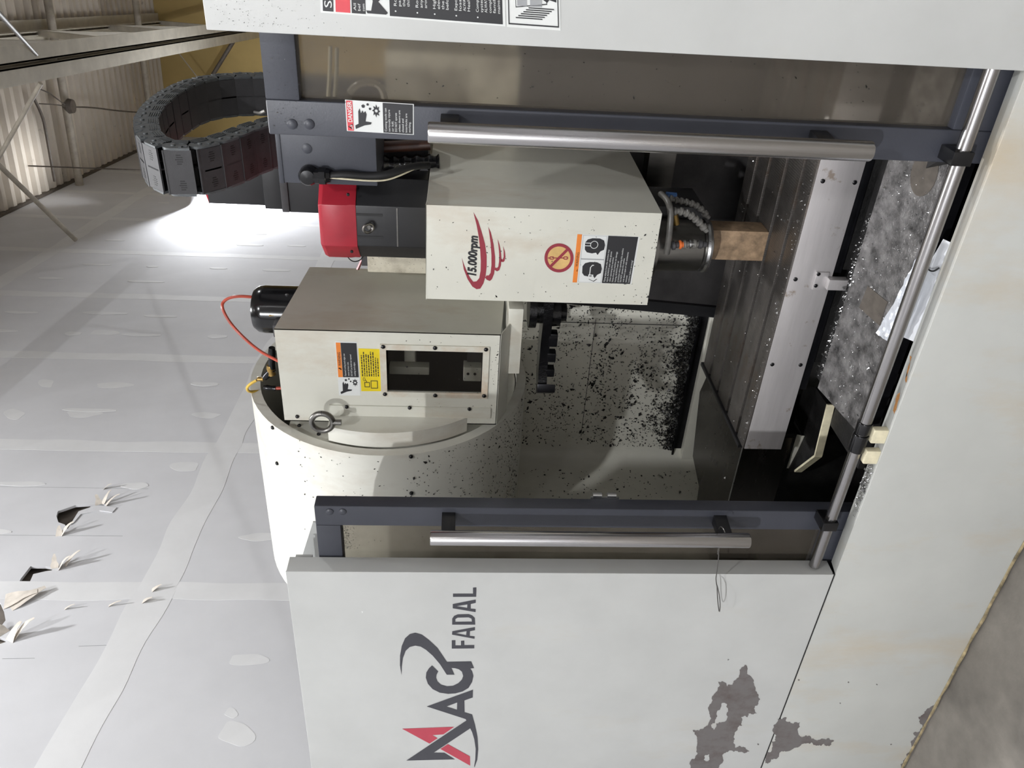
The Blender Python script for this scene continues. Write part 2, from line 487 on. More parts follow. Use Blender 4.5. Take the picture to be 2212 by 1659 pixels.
for j in (1, 2):
    for i, s in enumerate(cols[:-1]):
        if s < .3 or s > 13: continue
        ribbon(s, rows[j] + .02 * math.sin(i * 1.7), s + PITCHS, rows[j] + .02 * math.sin((i + 1) * 1.7), .075, i * 7 + j, .0009)
rnd = random.Random(3)
for i, s in enumerate(cols):
    if s < 1.6 or s > 11: continue
    for k in (1, 2):
        for z in (3.0, 3.55, 4.1, 4.7):
            if rnd.random() < .45: continue
            zz = z + rnd.uniform(-.12, .12); ss = s + k * PITCHS / 3 + rnd.uniform(-.02, .02); hl = rnd.uniform(.05, .17); hw = rnd.uniform(.02, .035)
            poly = [(ss + hw * math.cos(a) * (1 + .2 * math.sin(3 * a + i)), zz + hl * math.sin(a)) for a in [2 * math.pi * q / 18 for q in range(18)]]
            m = MB(); m.prism([HW(a, WDIST, b) for a, b in poly], WN * -.0015)
            m.build('filler_spot', 'joint_mud', wall, smooth=False)
for k, (x, y, rx, ry) in enumerate([(512, 1585, 38, 26), (535, 1425, 42, 14), (180, 893, 38, 8), (445, 897, 30, 6), (400, 1008, 30, 12), (560, 1160, 40, 8), (500, 1540, 14, 10), (225, 718, 30, 6), (245, 832, 40, 6), (30, 895, 22, 10), (100, 828, 16, 10), (535, 965, 22, 8)]):
    poly = [PW(x + rx * math.cos(a) * (1 + .15 * math.sin(3 * a + k)), y + ry * math.sin(a) * (1 + .2 * math.sin(2 * a + k * 2))) for a in [2 * math.pi * q / 28 for q in range(28)]]
    m = MB(); m.prism([HW(a, WDIST, b) for a, b in poly], WN * -.0006); m.build('filler_spot', 'joint_mud', wall, smooth=False)
# pencil marks and knocks on the plasterboard
for k, (a, b, c, d) in enumerate([((0, 1051), (320, 1056), 0, 0), ((0, 1156), (265, 1158), 0, 0), ((5, 1423), (75, 1422), 0, 0), ((170, 1396), (260, 1393), 0, 0), ((235, 1450), (330, 1270), 0, 0)]):
    (s0, z0), (s1, z1) = PW(*a), PW(*b)
    dv = Vector((s1 - s0, z1 - z0)).normalized() * .0012
    m = MB(); m.prism([HW(s0 - dv.y, WDIST, z0 + dv.x), HW(s1 - dv.y, WDIST, z1 + dv.x), HW(s1 + dv.y, WDIST, z1 - dv.x), HW(s0 + dv.y, WDIST, z0 - dv.x)], WN * -.0004)
    m.build('pencil_line', 'pale_grey_print', wall, smooth=False)
# paper shreds standing off the torn edges
def shred(px, py, w, ln, out, ang, seed):
    s, z = PW(px, py); rnd = random.Random(seed); m = MB(); n = 5; rows_ = []
    d = Vector((math.cos(ang), math.sin(ang)))
    for k in range(n + 1):
        t = k / n; ww = w * (1 - .75 * t) * rnd.uniform(.8, 1.2)
        cs, cz = s + d.x * ln * t, z + d.y * ln * t; off = out * math.sin(t * 1.5)
        rows_.append([HW(cs - d.y * ww, WDIST - off - .001, cz + d.x * ww), HW(cs + d.y * ww, WDIST - off - .001, cz - d.x * ww), HW(cs + d.y * ww, WDIST - off, cz - d.x * ww), HW(cs - d.y * ww, WDIST - off, cz + d.x * ww)])
    m.loft(rows_)
    m.build('paper_shred', 'torn_paper', wall)
for k, a in enumerate([(228, 1092, .012, .07, .05, -1.2), (222, 1089, .010, .06, .045, -.4), (215, 1090, .016, .05, .03, .6), (225, 1056, .010, .04, .03, -1.6), (132, 1155, .018, .06, .05, -1.0), (128, 1158, .014, .04, .03, .3),
                        (128, 1226, .02, .05, .05, -1.3), (140, 1222, .014, .07, .05, -.9), (118, 1228, .016, .05, .04, .3), (30, 1378, .02, .08, .06, -1.0), (20, 1385, .02, .06, .05, -.5), (5, 1372, .03, .06, .03, 1.0),
                        (10, 1300, .05, .12, .02, -1.2), (20, 1310, .04, .14, .02, -.8), (140, 1316, .006, .04, .02, -1.4), (235, 1309, .006, .05, .02, -1.4), (328, 1276, .012, .04, .02, -1.2), (308, 1300, .012, .04, .02, -1.5)]):
    shred(*a[:2], a[2], a[3], a[4], a[5], k)
# peeled paper flap of the largest tear
m = MB(); fl = [(205, 1094), (232, 1095), (252, 1098), (243, 1108), (215, 1104), (175, 1112), (160, 1130), (152, 1135), (170, 1106)]
m.prism([HW(s, WDIST - .0005, z) for s, z in [PW(*p) for p in fl]], WN * -.004); m.build('paper_flap', 'drywall_paper', wall, smooth=False)
# angle trim where wall and roof meet
m = MB(); hbox(m, .5, S1, WDIST - .03, WDIST, CEIL - .02, CEIL + .03)
struct(m.build('trim_1', 'dark_rod', smooth=False))

# roof deck: trapezoid ribs running towards the wall
m = MB(); prof = []; s = S0; p = .19
while s < S1:
    prof += [(s, 0), (s + .07, 0), (s + .095, .055), (s + .165, .055)]; s += p
prof.append((S1, 0))
A = m.verts([HW(a, WDIST + .05, CEIL + .01 + b) for a, b in prof]); B = m.verts([HW(a, DR, CEIL + .01 + b) for a, b in prof])
for i in range(len(prof) - 1): m.bm.faces.new((A[i], A[i + 1], B[i + 1], B[i]))
struct(m.build('ceiling', 'roof_deck', smooth=False))

# roof girder parallel to the wall
tr = thing('roof_girder', HW(9, .6, 4.45), 'cream painted open-web roof girder running along the hall under the metal deck', 'girder')
DT = .585
def hbeam(mb, s0, z0, s1, z1, d0, d1, h):
    a = Vector((s1 - s0, z1 - z0)).normalized() * (h / 2)
    return mb.hexa([HW(s0 + a.y, d0, z0 - a.x), HW(s1 + a.y, d0, z1 - a.x), HW(s1 + a.y, d1, z1 - a.x), HW(s0 + a.y, d1, z0 - a.x),
                    HW(s0 - a.y, d0, z0 + a.x), HW(s1 - a.y, d0, z1 + a.x), HW(s1 - a.y, d1, z1 + a.x), HW(s0 - a.y, d1, z0 + a.x)])
ZB, ZT = 4.50, 6.02
for d0, d1 in ((DT - .13, DT - .012), (DT + .012, DT + .13)):
    m = MB(); hbox(m, 0, S1, d0, d1, ZB, ZB + .012); hbox(m, 0, S1, (d1 - .012 if d0 < DT - .05 else d0), (d1 if d0 < DT - .05 else d0 + .012), ZB, ZB + .13)
    m.build('bottom_chord', 'beam_paint', tr, smooth=False)
    m = MB(); hbox(m, 0, S1, d0, d1, ZT + .09, ZT + .1); hbox(m, 0, S1, (d1 - .012 if d0 < DT - .05 else d0), (d1 if d0 < DT - .05 else d0 + .012), ZT - .02, ZT + .1)
    m.build('top_chord', 'beam_paint', tr, smooth=False)
k = 0
for i in range(7):
    s = 1.0 + i * 2.0
    for (a, za, b, zb) in ((s, ZB + .06, s + 1.0, ZT), (s + 1.0, ZT, s + 2.0, ZB + .06)):
        if b > S1: continue
        m = MB(); hbeam(m, a, za, b, zb, DT - .03, DT + .03, .07); m.build('web_diagonal', 'beam_paint', tr, smooth=False); k += 1
# pipes across the hall under the deck
def hall_pipe(name, p0, p1, r, mat, label, cat, group=None, seg=12):
    m = MB(); m.cyl(p0, p1, r, seg=seg)
    return tag(m.build(name, mat), label, cat, group)
def wallpt(x, y, d=WDIST): 
    s, z = PW(x, y, d); return HW(s, d, z)
a = wallpt(172, 400); b = a - WN * 4.2
hall_pipe('roof_pipe', a, b, .045, 'pipe_paint', 'cream round pipe under the metal deck, ending at the taped white wall', 'pipe')
s2 = 12.6; hall_pipe('roof_pipe', HW(s2, WDIST, 5.86), HW(s2, -2.2, 5.86), .045, 'pipe_paint', 'cream round pipe under the metal deck, close to the yellow wall', 'pipe')
# thin bracing rods
c = wallpt(165, 525); g = HW(PW(0, 360, 1.5)[0], 1.5, PW(0, 360, 1.5)[1])
hall_pipe('brace_rod', c - WN * .03, c + (g - c) * 1.25, .022, 'pipe_paint', 'pale thin brace rod reaching down onto the taped white wall', 'brace rod')
def PS(x, y, s_):
    v = Vector(_dir(x, y)); return Vector((0, 0, CAMZ)) + v * (s_ / v.dot(WD))
def pt(x, y, d): 
    s, z = PW(x, y, d); return HW(s, d, z)
q0, q1 = pt(88, 180, .62), pt(0, 335, 1.1)
hall_pipe('brace_rod', q0, q0 + (q1 - q0) * 1.2, .014, 'pipe_paint', 'brown brace rod dropping from the bottom edge of the roof girder', 'brace rod')
q0, q1 = pt(86, 125, .6), pt(0, 32, .15)
hall_pipe('brace_rod', q0, q0 + (q1 - q0) * 1.2, .011, 'dark_rod', 'dark brace rod rising from the roof girder towards the deck', 'brace rod')
q0, q1 = PS(505, 88, 13.6), PS(462, 158, 13.6)
hall_pipe('brace_rod', q0, q0 + (q1 - q0) * 1.6, .03, 'dark_rod', 'dark slanting brace rod in front of the yellow wall', 'brace rod')
q0, q1 = PS(384, 112, 13.4), PS(425, 165, 13.4)
hall_pipe('hanging_cable', q0, q0 + (q1 - q0) * 1.5, .008, 'pipe_paint', 'thin pale cable slanting down in front of the yellow wall', 'cable', seg=6)
# small fixture with cables below the deck
fx = PZ(145, 229, 5.95)
t = thing('ceiling_sensor', fx, 'small dark round fixture with cables hanging below the metal deck', 'fixture')
m = MB(); m.lathe(fx - Vector((0, 0, .07)), (0, 0, 1), [(0, .02), (.0, .075), (.05, .085), (.09, .05), (.12, .02)], 20); m.build('housing', 'dark_rod', t)
def cab(pts, d, r=.010, name='cable', mat='dark_rod', parent=None):
    m = MB(); m.tube([PZ(x, y, d) for x, y in pts], r, 6, 2); return m.build(name, mat, parent)
cab([(150, 231), (200, 232), (250, 239), (300, 243), (340, 244)], 5.93, parent=t)
cab([(140, 229), (120, 226), (85, 224)], 5.93, .007, parent=t)
cab([(140, 226), (125, 215), (105, 200), (85, 192)], 5.93, .007, parent=t)
cab([(72, 210), (92, 250), (100, 290), (118, 392)], 6.08, .018, 'conduit', parent=t)
# mess of dark dirt on the deck edge: a soot-covered hanger
# lamp hanging by the wall behind the machine, hidden by the cable chain
LD = 1.92; LS, LZ = PW(418, 372, LD)
t = thing('hanging_work_lamp', HW(LS, LD, LZ), 'hooded lamp hanging close to the white wall behind the machine', 'lamp')
m = MB(); m.lathe(HW(LS, LD, LZ - .02), (0, 0, 1), [(0, .12), (.03, .115), (.10, .06), (.13, .04), (.2, .03)], 24, caps=False); m.build('hood', 'lamp_housing', t)
m = MB(); m.cyl(HW(LS, LD, LZ + .17), HW(LS, LD, CEIL), .008, seg=6); m.build('cord', 'dark_rod', t)
l = bpy.data.lights.new('work_lamp_bulb', 'POINT'); l.energy = 420; l.shadow_soft_size = .05; l.color = (.93, .96, 1)
lo = bpy.data.objects.new('work_lamp_bulb', l); COL.objects.link(lo); lo.parent = t; lo.location = (0, 0, -.025)
for (s, d, z, w) in HIGHBAY:
    t = thing('high_bay_fitting', HW(s, d, z), 'round high-bay lamp fitting hanging from the roof', 'lamp', 'high-bay lamps under the roof')
    m = MB(); m.lathe(HW(s, d, z + .01), (0, 0, 1), [(0, .25), (.04, .24), (.1, .1), (.2, .08)], 24); m.build('housing', 'lamp_housing', t)
    m = MB(); m.cyl(HW(s, d, z + .2), HW(s, d, CEIL), .01, seg=6); m.build('cord', 'dark_rod', t)

# ================================================================== THE MACHINE ENCLOSURE
YF = 1.311
ZSEAM, ZTOP = .513, 1.765
XL0, XL1 = -2.38, -1.363      # left front panel
XR0, XR1 = -.247, .62         # right front panel
ENC = thing('machining_centre', (-.8, 1.31, .1), 'off-white machining centre enclosure with dark lettering and wide front opening', 'machine')
m = MB(); m.box(XL0, XL1, YF, YF + .004, ZSEAM + .003, ZTOP); m.box(XL1 - .004, XL1, YF + .0005, YF + .046, ZSEAM + .003, ZTOP - .001)
m.box(XL0, XL1 - .012, YF + .0005, YF + .046, ZTOP - .004, ZTOP - .0005)
# small notched ear where the top return ends
m.box(XL1 - .02, XL1 - .006, YF + .046, YF + .06, ZTOP - .05, ZTOP - .012)
m.build('left_panel', 'panel_white', ENC, bevel=.0035, bseg=3)
m = MB(); m.box(XR0, XR1, YF, YF + .004, ZSEAM + .003, ZTOP + .01); m.box(XR0, XR0 + .004, YF + .0005, YF + .046, ZSEAM + .003, ZTOP + .009)
m.box(XR0, XR1, YF + .0005, YF + .046, ZTOP + .006, ZTOP + .0095)
m.build('right_panel', 'panel_white', ENC, bevel=.0045, bseg=3)
m = MB(); m.box(XL0, XR1, YF, YF + .004, .10, ZSEAM - .001)
m.hexa([(XL1 - .0, YF + .001, ZSEAM - .003), (XR0, YF + .001, ZSEAM - .003), (XR0, YF + .042, ZSEAM - .010), (XL1, YF + .042, ZSEAM - .010),
        (XL1 - .0, YF + .001, ZSEAM), (XR0, YF + .001, ZSEAM), (XR0, YF + .042, ZSEAM - .006), (XL1, YF + .042, ZSEAM - .006)])
m.box(XL1, XR0, YF + .039, YF + .042, .40, ZSEAM - .008)
m.build('base_panel', 'base_white', ENC, bevel=.002)
# grimy sealant along the foot of the base
m = MB(); pth = []
for i in range(90):
    t = i / 89; pth.append((XL0 + (XR1 - XL0) * t, YF - .001 + .002 * mnoise.noise(Vector((i * .7, 0, 0))), .101 + .004 * mnoise.noise(Vector((i * .9, 4, 0)))))
m.tube(pth, lambda u: .0035 + .002 * mnoise.noise(Vector((u * 60, 9, 0))), 6); m.build('foot_sealant', 'sealant', ENC)
# dark seam between base and left panel
m = MB(); m.box(XL0, XL1, YF + .002, YF + .006, ZSEAM - .003, ZSEAM + .005); m.build('seam_gasket', 'rubber', ENC)
# levelling feet carry the base
for x in (-2.2, -1.2, -.2, .5):
    m = MB(); m.cyl((x, 1.5, FLOOR), (x, 1.5, FLOOR + .006), .05); m.cyl((x, 1.5, FLOOR + .006), (x, 1.5, .11), .016); m.build('levelling_foot', 'black_steel', ENC)
# body of the base, side and back
m = MB(); m.box(XL0, XR1, YF + .05, 2.62, .10, .20); m.build('base_frame', 'trough_black', ENC, smooth=False)
m = MB(); m.box(XR1 - .01, XR1, YF + .004, 2.5, .10, ZTOP - .3); m.build('right_side_panel', 'panel_white', ENC, smooth=False)
# inside: back wall, rounded corner, left wall
YB = 2.40; XC = -1.885; RC = .07; ZW = 1.275
pl = [(-.35, YB)]
for k in range(9):
    a = math.pi / 2 * k / 8
    pl.append((XC + RC - RC * math.sin(a), YB - RC + RC * math.cos(a)))
pl.append((XC, 1.43))
m = MB(); A = m.verts([(x, y, .20) for x, y in pl]); B = m.verts([(x, y, ZW) for x, y in pl])
C = m.verts([(x - .02, y + .02, .20) for x, y in pl]); D = m.verts([(x - .02, y + .02, ZW) for x, y in pl])
for i in range(len(pl) - 1):
    m.bm.faces.new((A[i], A[i + 1], B[i + 1], B[i])); m.bm.faces.new((C[i + 1], C[i], D[i], D[i + 1])); m.bm.faces.new((B[i], B[i + 1], D[i + 1], D[i]))
m.build('inner_wall', 'inner_wall', ENC)
m = MB(); m.box(XC + .01, -1.16, YB - .014, YB + .001, .583, .590); m.box(XC + .01, -1.16, YB - .003, YB + .001, .555, .583); m.build('wall_trim_strip', 'black_steel', ENC, smooth=False)
m = MB(); m.box(XC + .02, -1.16, YB - .03, YB, .47, .555); m.build('wall_ledge', 'inner_wall', ENC, bevel=.003)
# seams of the back wall sheets
for x0 in (-1.315,):
    m = MB(); m.box(x0, x0 + .002, YB - .0015, YB, .60, 1.19); m.build('sheet_seam', 'rubber', ENC, smooth=False)
m = MB(); m.box(XC + .1, -1.30, YB - .0015, YB, .935, .9365); m.build('sheet_seam', 'rubber', ENC, smooth=False)
# trough under the table, coloured dark throughout
m = MB(); m.box(XL1 - .5, XR0 + .3, YF + .06, YB, .205, .235); m.build('trough_floor', 'trough_black', ENC, smooth=False)
m = MB(); m.box(XL1, XR0 + .25, YF + .043, YF + .048, .235, .45); m.build('trough_front', 'trough_black', ENC, smooth=False)
# pale slanted inner edge behind the left door
m = MB()
tri = [PY(654, 1197, 1.44), PY(676, 1128, 1.44), PY(740, 1128, 1.44), PY(740, 1260, 1.44), PY(650, 1260, 1.44)]
m.prism(tri, (0, .004, 0)); m.build('inner_top_flange', 'panel_white', ENC, smooth=False)
# vertical posts behind the panels that carry the wall sheets
m = MB(); m.box(XL0, XL0 + .01, YF + .05, 2.5, .2, ZTOP - .01); m.build('left_side_panel', 'panel_white', ENC, smooth=False)

# --- lettering on the left panel (traced flat print)
def zpoly(pts, ox, oy, k, Y, off=.0006):
    return [PY(ox + a / k, oy + b / k, Y - off) for a, b in pts]
def print_on(parent, name, loops, mat, ox, oy, k, Y, off=.0006, label=None):
    m = MB(); m.flat([zpoly(l, ox, oy, k, Y, off) for l in loops]); o = m.build(name, mat, parent, smooth=False)
    if label: o['label'] = label
    return o
def smooth_poly(pts, it=2):
    for _ in range(it):
        out = []
        for a, b in zip(pts, pts[1:] + pts[:1]):
            out += [(a[0] * .75 + b[0] * .25, a[1] * .75 + b[1] * .25), (a[0] * .25 + b[0] * .75, a[1] * .25 + b[1] * .75)]
        pts = out
    return pts
LG = (800, 1230, 3.8667, YF)
Gs = [(260, 885), (247, 800), (248, 720), (262, 640), (290, 575), (330, 540), (375, 529), (430, 545), (490, 590), (560, 655), (640, 772), (842, 768), (866, 825), (835, 828), (850, 850), (861, 890), (850, 940), (820, 990), (770, 1020), (710, 1036), (650, 1040), (580, 1030), (520, 1000), (480, 955), (463, 905), (468, 860), (490, 825), (515, 802), (567, 852), (553, 880), (550, 905), (560, 935), (590, 962), (640, 976), (690, 972), (735, 950), (765, 920), (775, 890), (765, 855), (740, 835), (710, 826), (678, 823), (703, 880), (638, 880), (580, 790), (520, 720), (465, 672), (420, 645), (375, 637), (330, 648), (295, 680), (272, 740), (263, 810)]
print_on(ENC, 'logo_letter', [Gs], 'print_charcoal', *LG)
print_on(ENC, 'logo_letter', [[(470, 1145), (857, 1005), (855, 1070), (785, 1095), (787, 1193), (850, 1212), (875, 1300), (895, 1400), (901, 1500), (893, 1590), (870, 1655), (867, 1645), (876, 1590), (880, 1500), (868, 1420), (850, 1360), (834, 1328), (530, 1530), (618, 1532), (706, 1587), (300, 1597), (802, 1262), (795, 1250)],
                              [(637, 1145), (725, 1112), (723, 1173)]], 'print_charcoal', *LG)
print_on(ENC, 'logo_stroke', [[(265, 1331), (700, 1315), (610, 1378), (518, 1385), (562, 1410), (494, 1455)]], 'print_red', *LG, label='red stroke of the lettering')
print_on(ENC, 'logo_stroke', [[(647, 1460), (832, 1562), (834, 1640), (585, 1500)]], 'print_red', *LG, label='red stroke of the lettering')
for loops in ([[(690, 203), (857, 203), (857, 152), (886, 150), (884, 229), (690, 230)]],
              [[(688, 290), (880, 252), (880, 280), (838, 290), (838, 328), (879, 332), (879, 357), (688, 325)], [(720, 307), (810, 293), (808, 322)]],
              [[(683, 462), (684, 410), (700, 388), (730, 376), (820, 374), (850, 385), (872, 405), (876, 462)], [(710, 438), (710, 415), (730, 403), (820, 401), (845, 412), (848, 436)]],
              [[(684, 517), (874, 482), (874, 508), (832, 517), (830, 555), (871, 560), (870, 580), (682, 545)], [(715, 532), (803, 516), (800, 550)]],
              [[(680, 592), (710, 592), (710, 635), (757, 635), (757, 597), (785, 595), (785, 633), (868, 632), (868, 660), (680, 662)]]):
    print_on(ENC, 'letter', loops, 'print_charcoal', *LG)
# --- bare patches where the paint came off (traced, ragged)
PT = (1400, 1380, 2.7241, YF)
def patch(name, pts, mat, frame, seed, amp=.24, depth=4, holes=(), off=.0005, parent=ENC):
    ox, oy, k, Y = frame
    loops = [jag(pts, amp, depth, seed)] + [jag(h, amp, 3, seed + 5 + i) for i, h in enumerate(holes)]
    m = MB(); m.flat([zpoly(l, ox, oy, k, Y, off) for l in loops]); return m.build(name, mat, parent, smooth=False)
patch('bare_patch', [(572, 152), (585, 172), (582, 205), (622, 240), (632, 290), (650, 330), (648, 375), (628, 400), (640, 437), (590, 440), (585, 462), (548, 462), (553, 510), (515, 545), (505, 570), (512, 640), (560, 635), (596, 660), (580, 670), (505, 665), (440, 680), (440, 705), (420, 745), (415, 775), (300, 775), (250, 760), (252, 715), (285, 650), (290, 610), (262, 537), (330, 520), (355, 500), (360, 440), (355, 400), (375, 345), (410, 300), (413, 252), (440, 250), (465, 280), (495, 270), (520, 235), (535, 215), (545, 175)], 'bare_primer', PT, 3,
      holes=[[(435, 377), (465, 385), (470, 415), (440, 490), (400, 500), (385, 535), (370, 505), (400, 470), (418, 420)], [(330, 690), (360, 680), (355, 720), (330, 715)]])
patch('bare_patch', [(766, 470), (815, 462), (812, 485), (895, 492), (893, 515), (880, 540), (905, 580), (985, 595), (1065, 582), (1095, 598), (1065, 632), (1000, 628), (960, 608), (905, 620), (875, 640), (830, 660), (780, 665), (740, 705), (690, 732), (690, 700), (725, 605), (750, 600), (755, 570), (740, 560)], 'bare_primer', PT, 5)
patch('bare_patch', [(1715, 398), (1660, 405), (1625, 440), (1590, 460), (1600, 500), (1615, 515), (1600, 545), (1560, 555), (1575, 575), (1550, 600), (1555, 640), (1520, 680), (1530, 700), (1485, 740), (1490, 756), (1510, 735), (1560, 660), (1610, 590), (1680, 470)], 'bare_primer', PT, 6)
patch('paint_chip', [(468, 118), (478, 122), (472, 129)], 'bare_primer', PT, 8)
patch('paint_chip', [(800, 1245), (808, 1238), (815, 1250), (806, 1258)], 'sticker_white', (600 - 0, 1040, 4.424, YF), 9)
for k, p in enumerate([(1130, 378), (648, 620), (885, 242), (1430, 620), (1345, 268), (1180, 255), (1505, 1000)]):
    patch('paint_chip', [(p[0] - 6, p[1]), (p[0], p[1] - 5), (p[0] + 7, p[1] + 1), (p[0], p[1] + 6)], 'bare_primer', PT, 20 + k)
# rust weeping from the lip
for k, pl_ in enumerate([[(1900, 250), (1915, 262), (1880, 420), (1868, 470), (1862, 440)], [(1800, 560), (1822, 545), (1800, 640), (1775, 720), (1765, 690)]]):
    patch('rust_stain', pl_, 'rust', (1450, 700, 3.687, YF), 40 + k, .1, 2)

# --- big safety notice at the top of the right panel (only its lower end is in the picture)
def PR(x, y): return PY(x, y, YF)
def zq(c, ox, oy, k, fn): return [fn(ox + a / k, oy + b / k) for a, b in c]
NF = (0, -1, 0)
def sticker(parent, name, quad, mat, off=.0006, label=None):
    m = MB(); m.face(quad.poly([(0, 0), (1, 0), (1, 1), (0, 1)], off)); 
    m2 = MB(); m2.hexa(quad.poly([(0, 0), (1, 0), (1, 1), (0, 1)], 0.0001) + quad.poly([(0, 0), (1, 0), (1, 1), (0, 1)], off))
    m.bm.free(); o = m2.build(name, mat, parent, smooth=False)
    if label: o['label'] = label
    return o
def area(parent, name, quad, loops, mat, off=.0011):
    m = MB(); m.flat([quad.poly(l, off) for l in loops]); return m.build(name, mat, parent, smooth=False)
def rect(a, b, c, d): return [(a, b), (c, b), (c, d), (a, d)]
def lines(parent, quad, rows_, mat, s0, t0, dt, capt, off=.0014, smax=.95, name='lettering', natural=None, bold=0.):
    """rows of text: natural widths at the given cap height, squeezed when longer than the space"""
    m = MB(); W, H = quad.w(), quad.h()
    for i, r in enumerate(rows_):
        if not r: continue
        t = t0 + dt * i
        wn = len(r) * capt * H * .86 * (natural or 1.)
        wd_ = min(wn, (smax - s0) * W)
        text_bm(m, r, lambda x, y, t=t: quad.p(s0 + x / W, t - y / H, off), 0, 0, wd_, capt * H, bold=bold)
    return m.build(name, mat, parent, smooth=False)
# the notice: reading right is up in the picture
q = Quad(PR(693, 27), PR(693 - 6, -190), PR(1092 - 6, -160), PR(1092, 57), NF)
st = sticker(ENC, 'safety_notice', q, 'sticker_white')
area(st, 'black_band', q, [rect(.02, .012, .98, .068)], 'print_black'); area(st, 'red_band', q, [rect(.02, .08, .98, .158)], 'sticker_red')
area(st, 'black_field', q, [rect(.02, .166, .98, .24)], 'print_black'); area(st, 'black_field', q, [rect(.02, .37, .98, .985)], 'print_black')
lines(st, q, ['S'], 'sticker_white', .06, .06, .1, .04)
lines(st, q, ['All', 'bef', 'com'], 'sticker_white', .05, .19, .023, .014)
tx = ['Rotati', 'part c', 'the ma', 'this ma', '', 'Rotati', 'any par', 'around', '', 'High vo', 'electric', 'the elec', 'before', '', 'Exposu', 'loss.', 'ALWAYS', 'Health', '', 'Comple', 'system', 'ALWAYS', 'comple', 'familiar', 'mainten']
lines(st, q, tx, 'sticker_white', .13, .408, .0235, .015, smax=.42)
m = MB()
for i in (0, 5, 9, 14, 19): m.flat([q.poly(circle(.075, .402 + .0235 * i, .0045, 10, kx=1.8), .0014)])
o = m.build('bullets', 'sticker_white', st, smooth=False); o['kind'] = 'stuff'
hand = [(.03, .25), (.06, .243), (.06, .27), (.16, .28), (.2, .275), (.24, .30), (.3, .29), (.34, .26), (.5, .26), (.5, .33), (.2, .33), (.16, .31), (.05, .36), (.03, .35)]
area(st, 'hand_symbol', q, [hand], 'print_black')
q2 = Quad(PR(1095, 58), PR(1090, -160), PR(1206, -150), PR(1211, 66), NF)
s2_ = sticker(ENC, 'manual_notice', q2, 'sticker_white')
area(s2_, 'frame_line', q2, [rect(.03, .03, .97, .97), rect(.045, .05, .955, .95)], 'print_black')
for i in range(6):
    o_ = .022 * i
    area(s2_, 'page_line', q2, [[(.10 + o_, .17 + o_ * 2.2), (.112 + o_, .165 + o_ * 2.2), (.112 + o_, .66 + o_ * 2), (.10 + o_, .67 + o_ * 2)]], 'print_black')
area(s2_, 'page', q2, [[(.21, .17), (.40, .16), (.40, .72), (.26, .76)], [(.22, .18), (.39, .17), (.39, .71), (.27, .745)]], 'print_black')
for a, b in ((.20, .38), (.44, .66)): area(s2_, 'page_text', q2, [rect(.23, a, .37, b)], 'pale_grey_print')
area(s2_, 'hand_symbol', q2, [[(.30, .5), (.34, .52), (.33, .62), (.28, .76), (.31, .80), (.29, .93), (.6, .94), (.6, .6)]], 'print_black')

# ================================================================== DOORS
def rivet(parent, p, r=.008, mat='charcoal_paint', h=.004, n=(0, -1, 0), name='rivet'):
    m = MB(); m.lathe(p, n, [(0, r), (h * .4, r), (h * .8, r * .75), (h, r * .3)], 16); return m.build(name, mat, parent)
YD = 1.362; TD = .036
def door(name, x0, x1, z0, z1, stile, rail, label, inner):
    t = thing(name, ((x0 + x1) / 2, YD + TD / 2, z0), label, 'door')
    for a, b, c, d, nm in ((x0, x0 + stile[0], z0, z1, 'stile'), (x1 - stile[1], x1, z0, z1, 'stile')):
        m = MB(); m.box(a, b, YD, YD + TD, c, d); m.build(nm, 'charcoal_paint', t, bevel=.003, bseg=3)
    m = MB(); m.box(x0 + stile[0], x1 - stile[1], YD, YD + TD, z1 - rail[1], z1); m.build('rail', 'charcoal_paint', t, bevel=.003)
    m = MB(); m.box(x0 + stile[0], x1 - stile[1], YD, YD + TD, z0, z0 + rail[0]); m.build('rail', 'charcoal_paint', t, bevel=.003)
    m = MB(); m.box(x0 + stile[0] - .004, x1 - stile[1] + .004, YD + .018, YD + .024, z0 + rail[0] - .004, z1 - rail[1] + .004); m.build('glass_pane', 'door_glass', t, smooth=False)
    return t
LD_ = door('sliding_door', -1.86, -1.216, .475, 1.700, (.055, .056), (.07, .054), 'dark grey framed sliding door half hidden behind the lettered panel', 1)
RD_ = door('sliding_door', -.412, .26, .475, 1.712, (.056, .055), (.095, .054), 'dark grey framed sliding door carrying the danger sticker', -1)
for p in ((712, 1105), (740, 1105)): rivet(LD_, PY(*p, YD), .0085)
for p in ((631, 268), (668, 268)): rivet(RD_, PY(*p, YD), .0085)
YH = 1.298
def handle(t, x, z0, z1, posts, xs):
    m = MB(); m.lathe((x, YH, z0), (0, 0, 1), [(0, .0), (0, .0155), (.002, .0165), (z1 - z0 - .002, .0165), (z1 - z0, .0155), (z1 - z0, .0)], 28)
    h = m.build('handle', 'handle_steel', t)
    for z in posts:
        m = MB(); m.hexa([(xs - .013, YD + .001, z - .015), (xs + .013, YD + .001, z - .015), (x + .009, YH + .006, z - .015), (x - .009, YH + .006, z - .015),
                          (xs - .013, YD + .001, z + .015), (xs + .013, YD + .001, z + .015), (x + .009, YH + .006, z + .015), (x - .009, YH + .006, z + .015)])
        m.build('handle_post', 'black_paint', t, bevel=.002)
    return h
handle(LD_, -1.245, .747, 1.446, (1.408, .798), -1.242)
handle(RD_, -.379, .733, 1.451, (1.418, .80), -.379)
# guide blocks of the doors on the round rail
ZR, YR = .556, 1.335
for t, x, zz in ((LD_, -1.222, .569), (RD_, -.392, .569)):
    m = MB(); m.box(x - .012, x + .012, YR - .018, YD + .002, ZR - .012, ZR + .024); m.build('guide_block', 'black_gloss', t, bevel=.002)
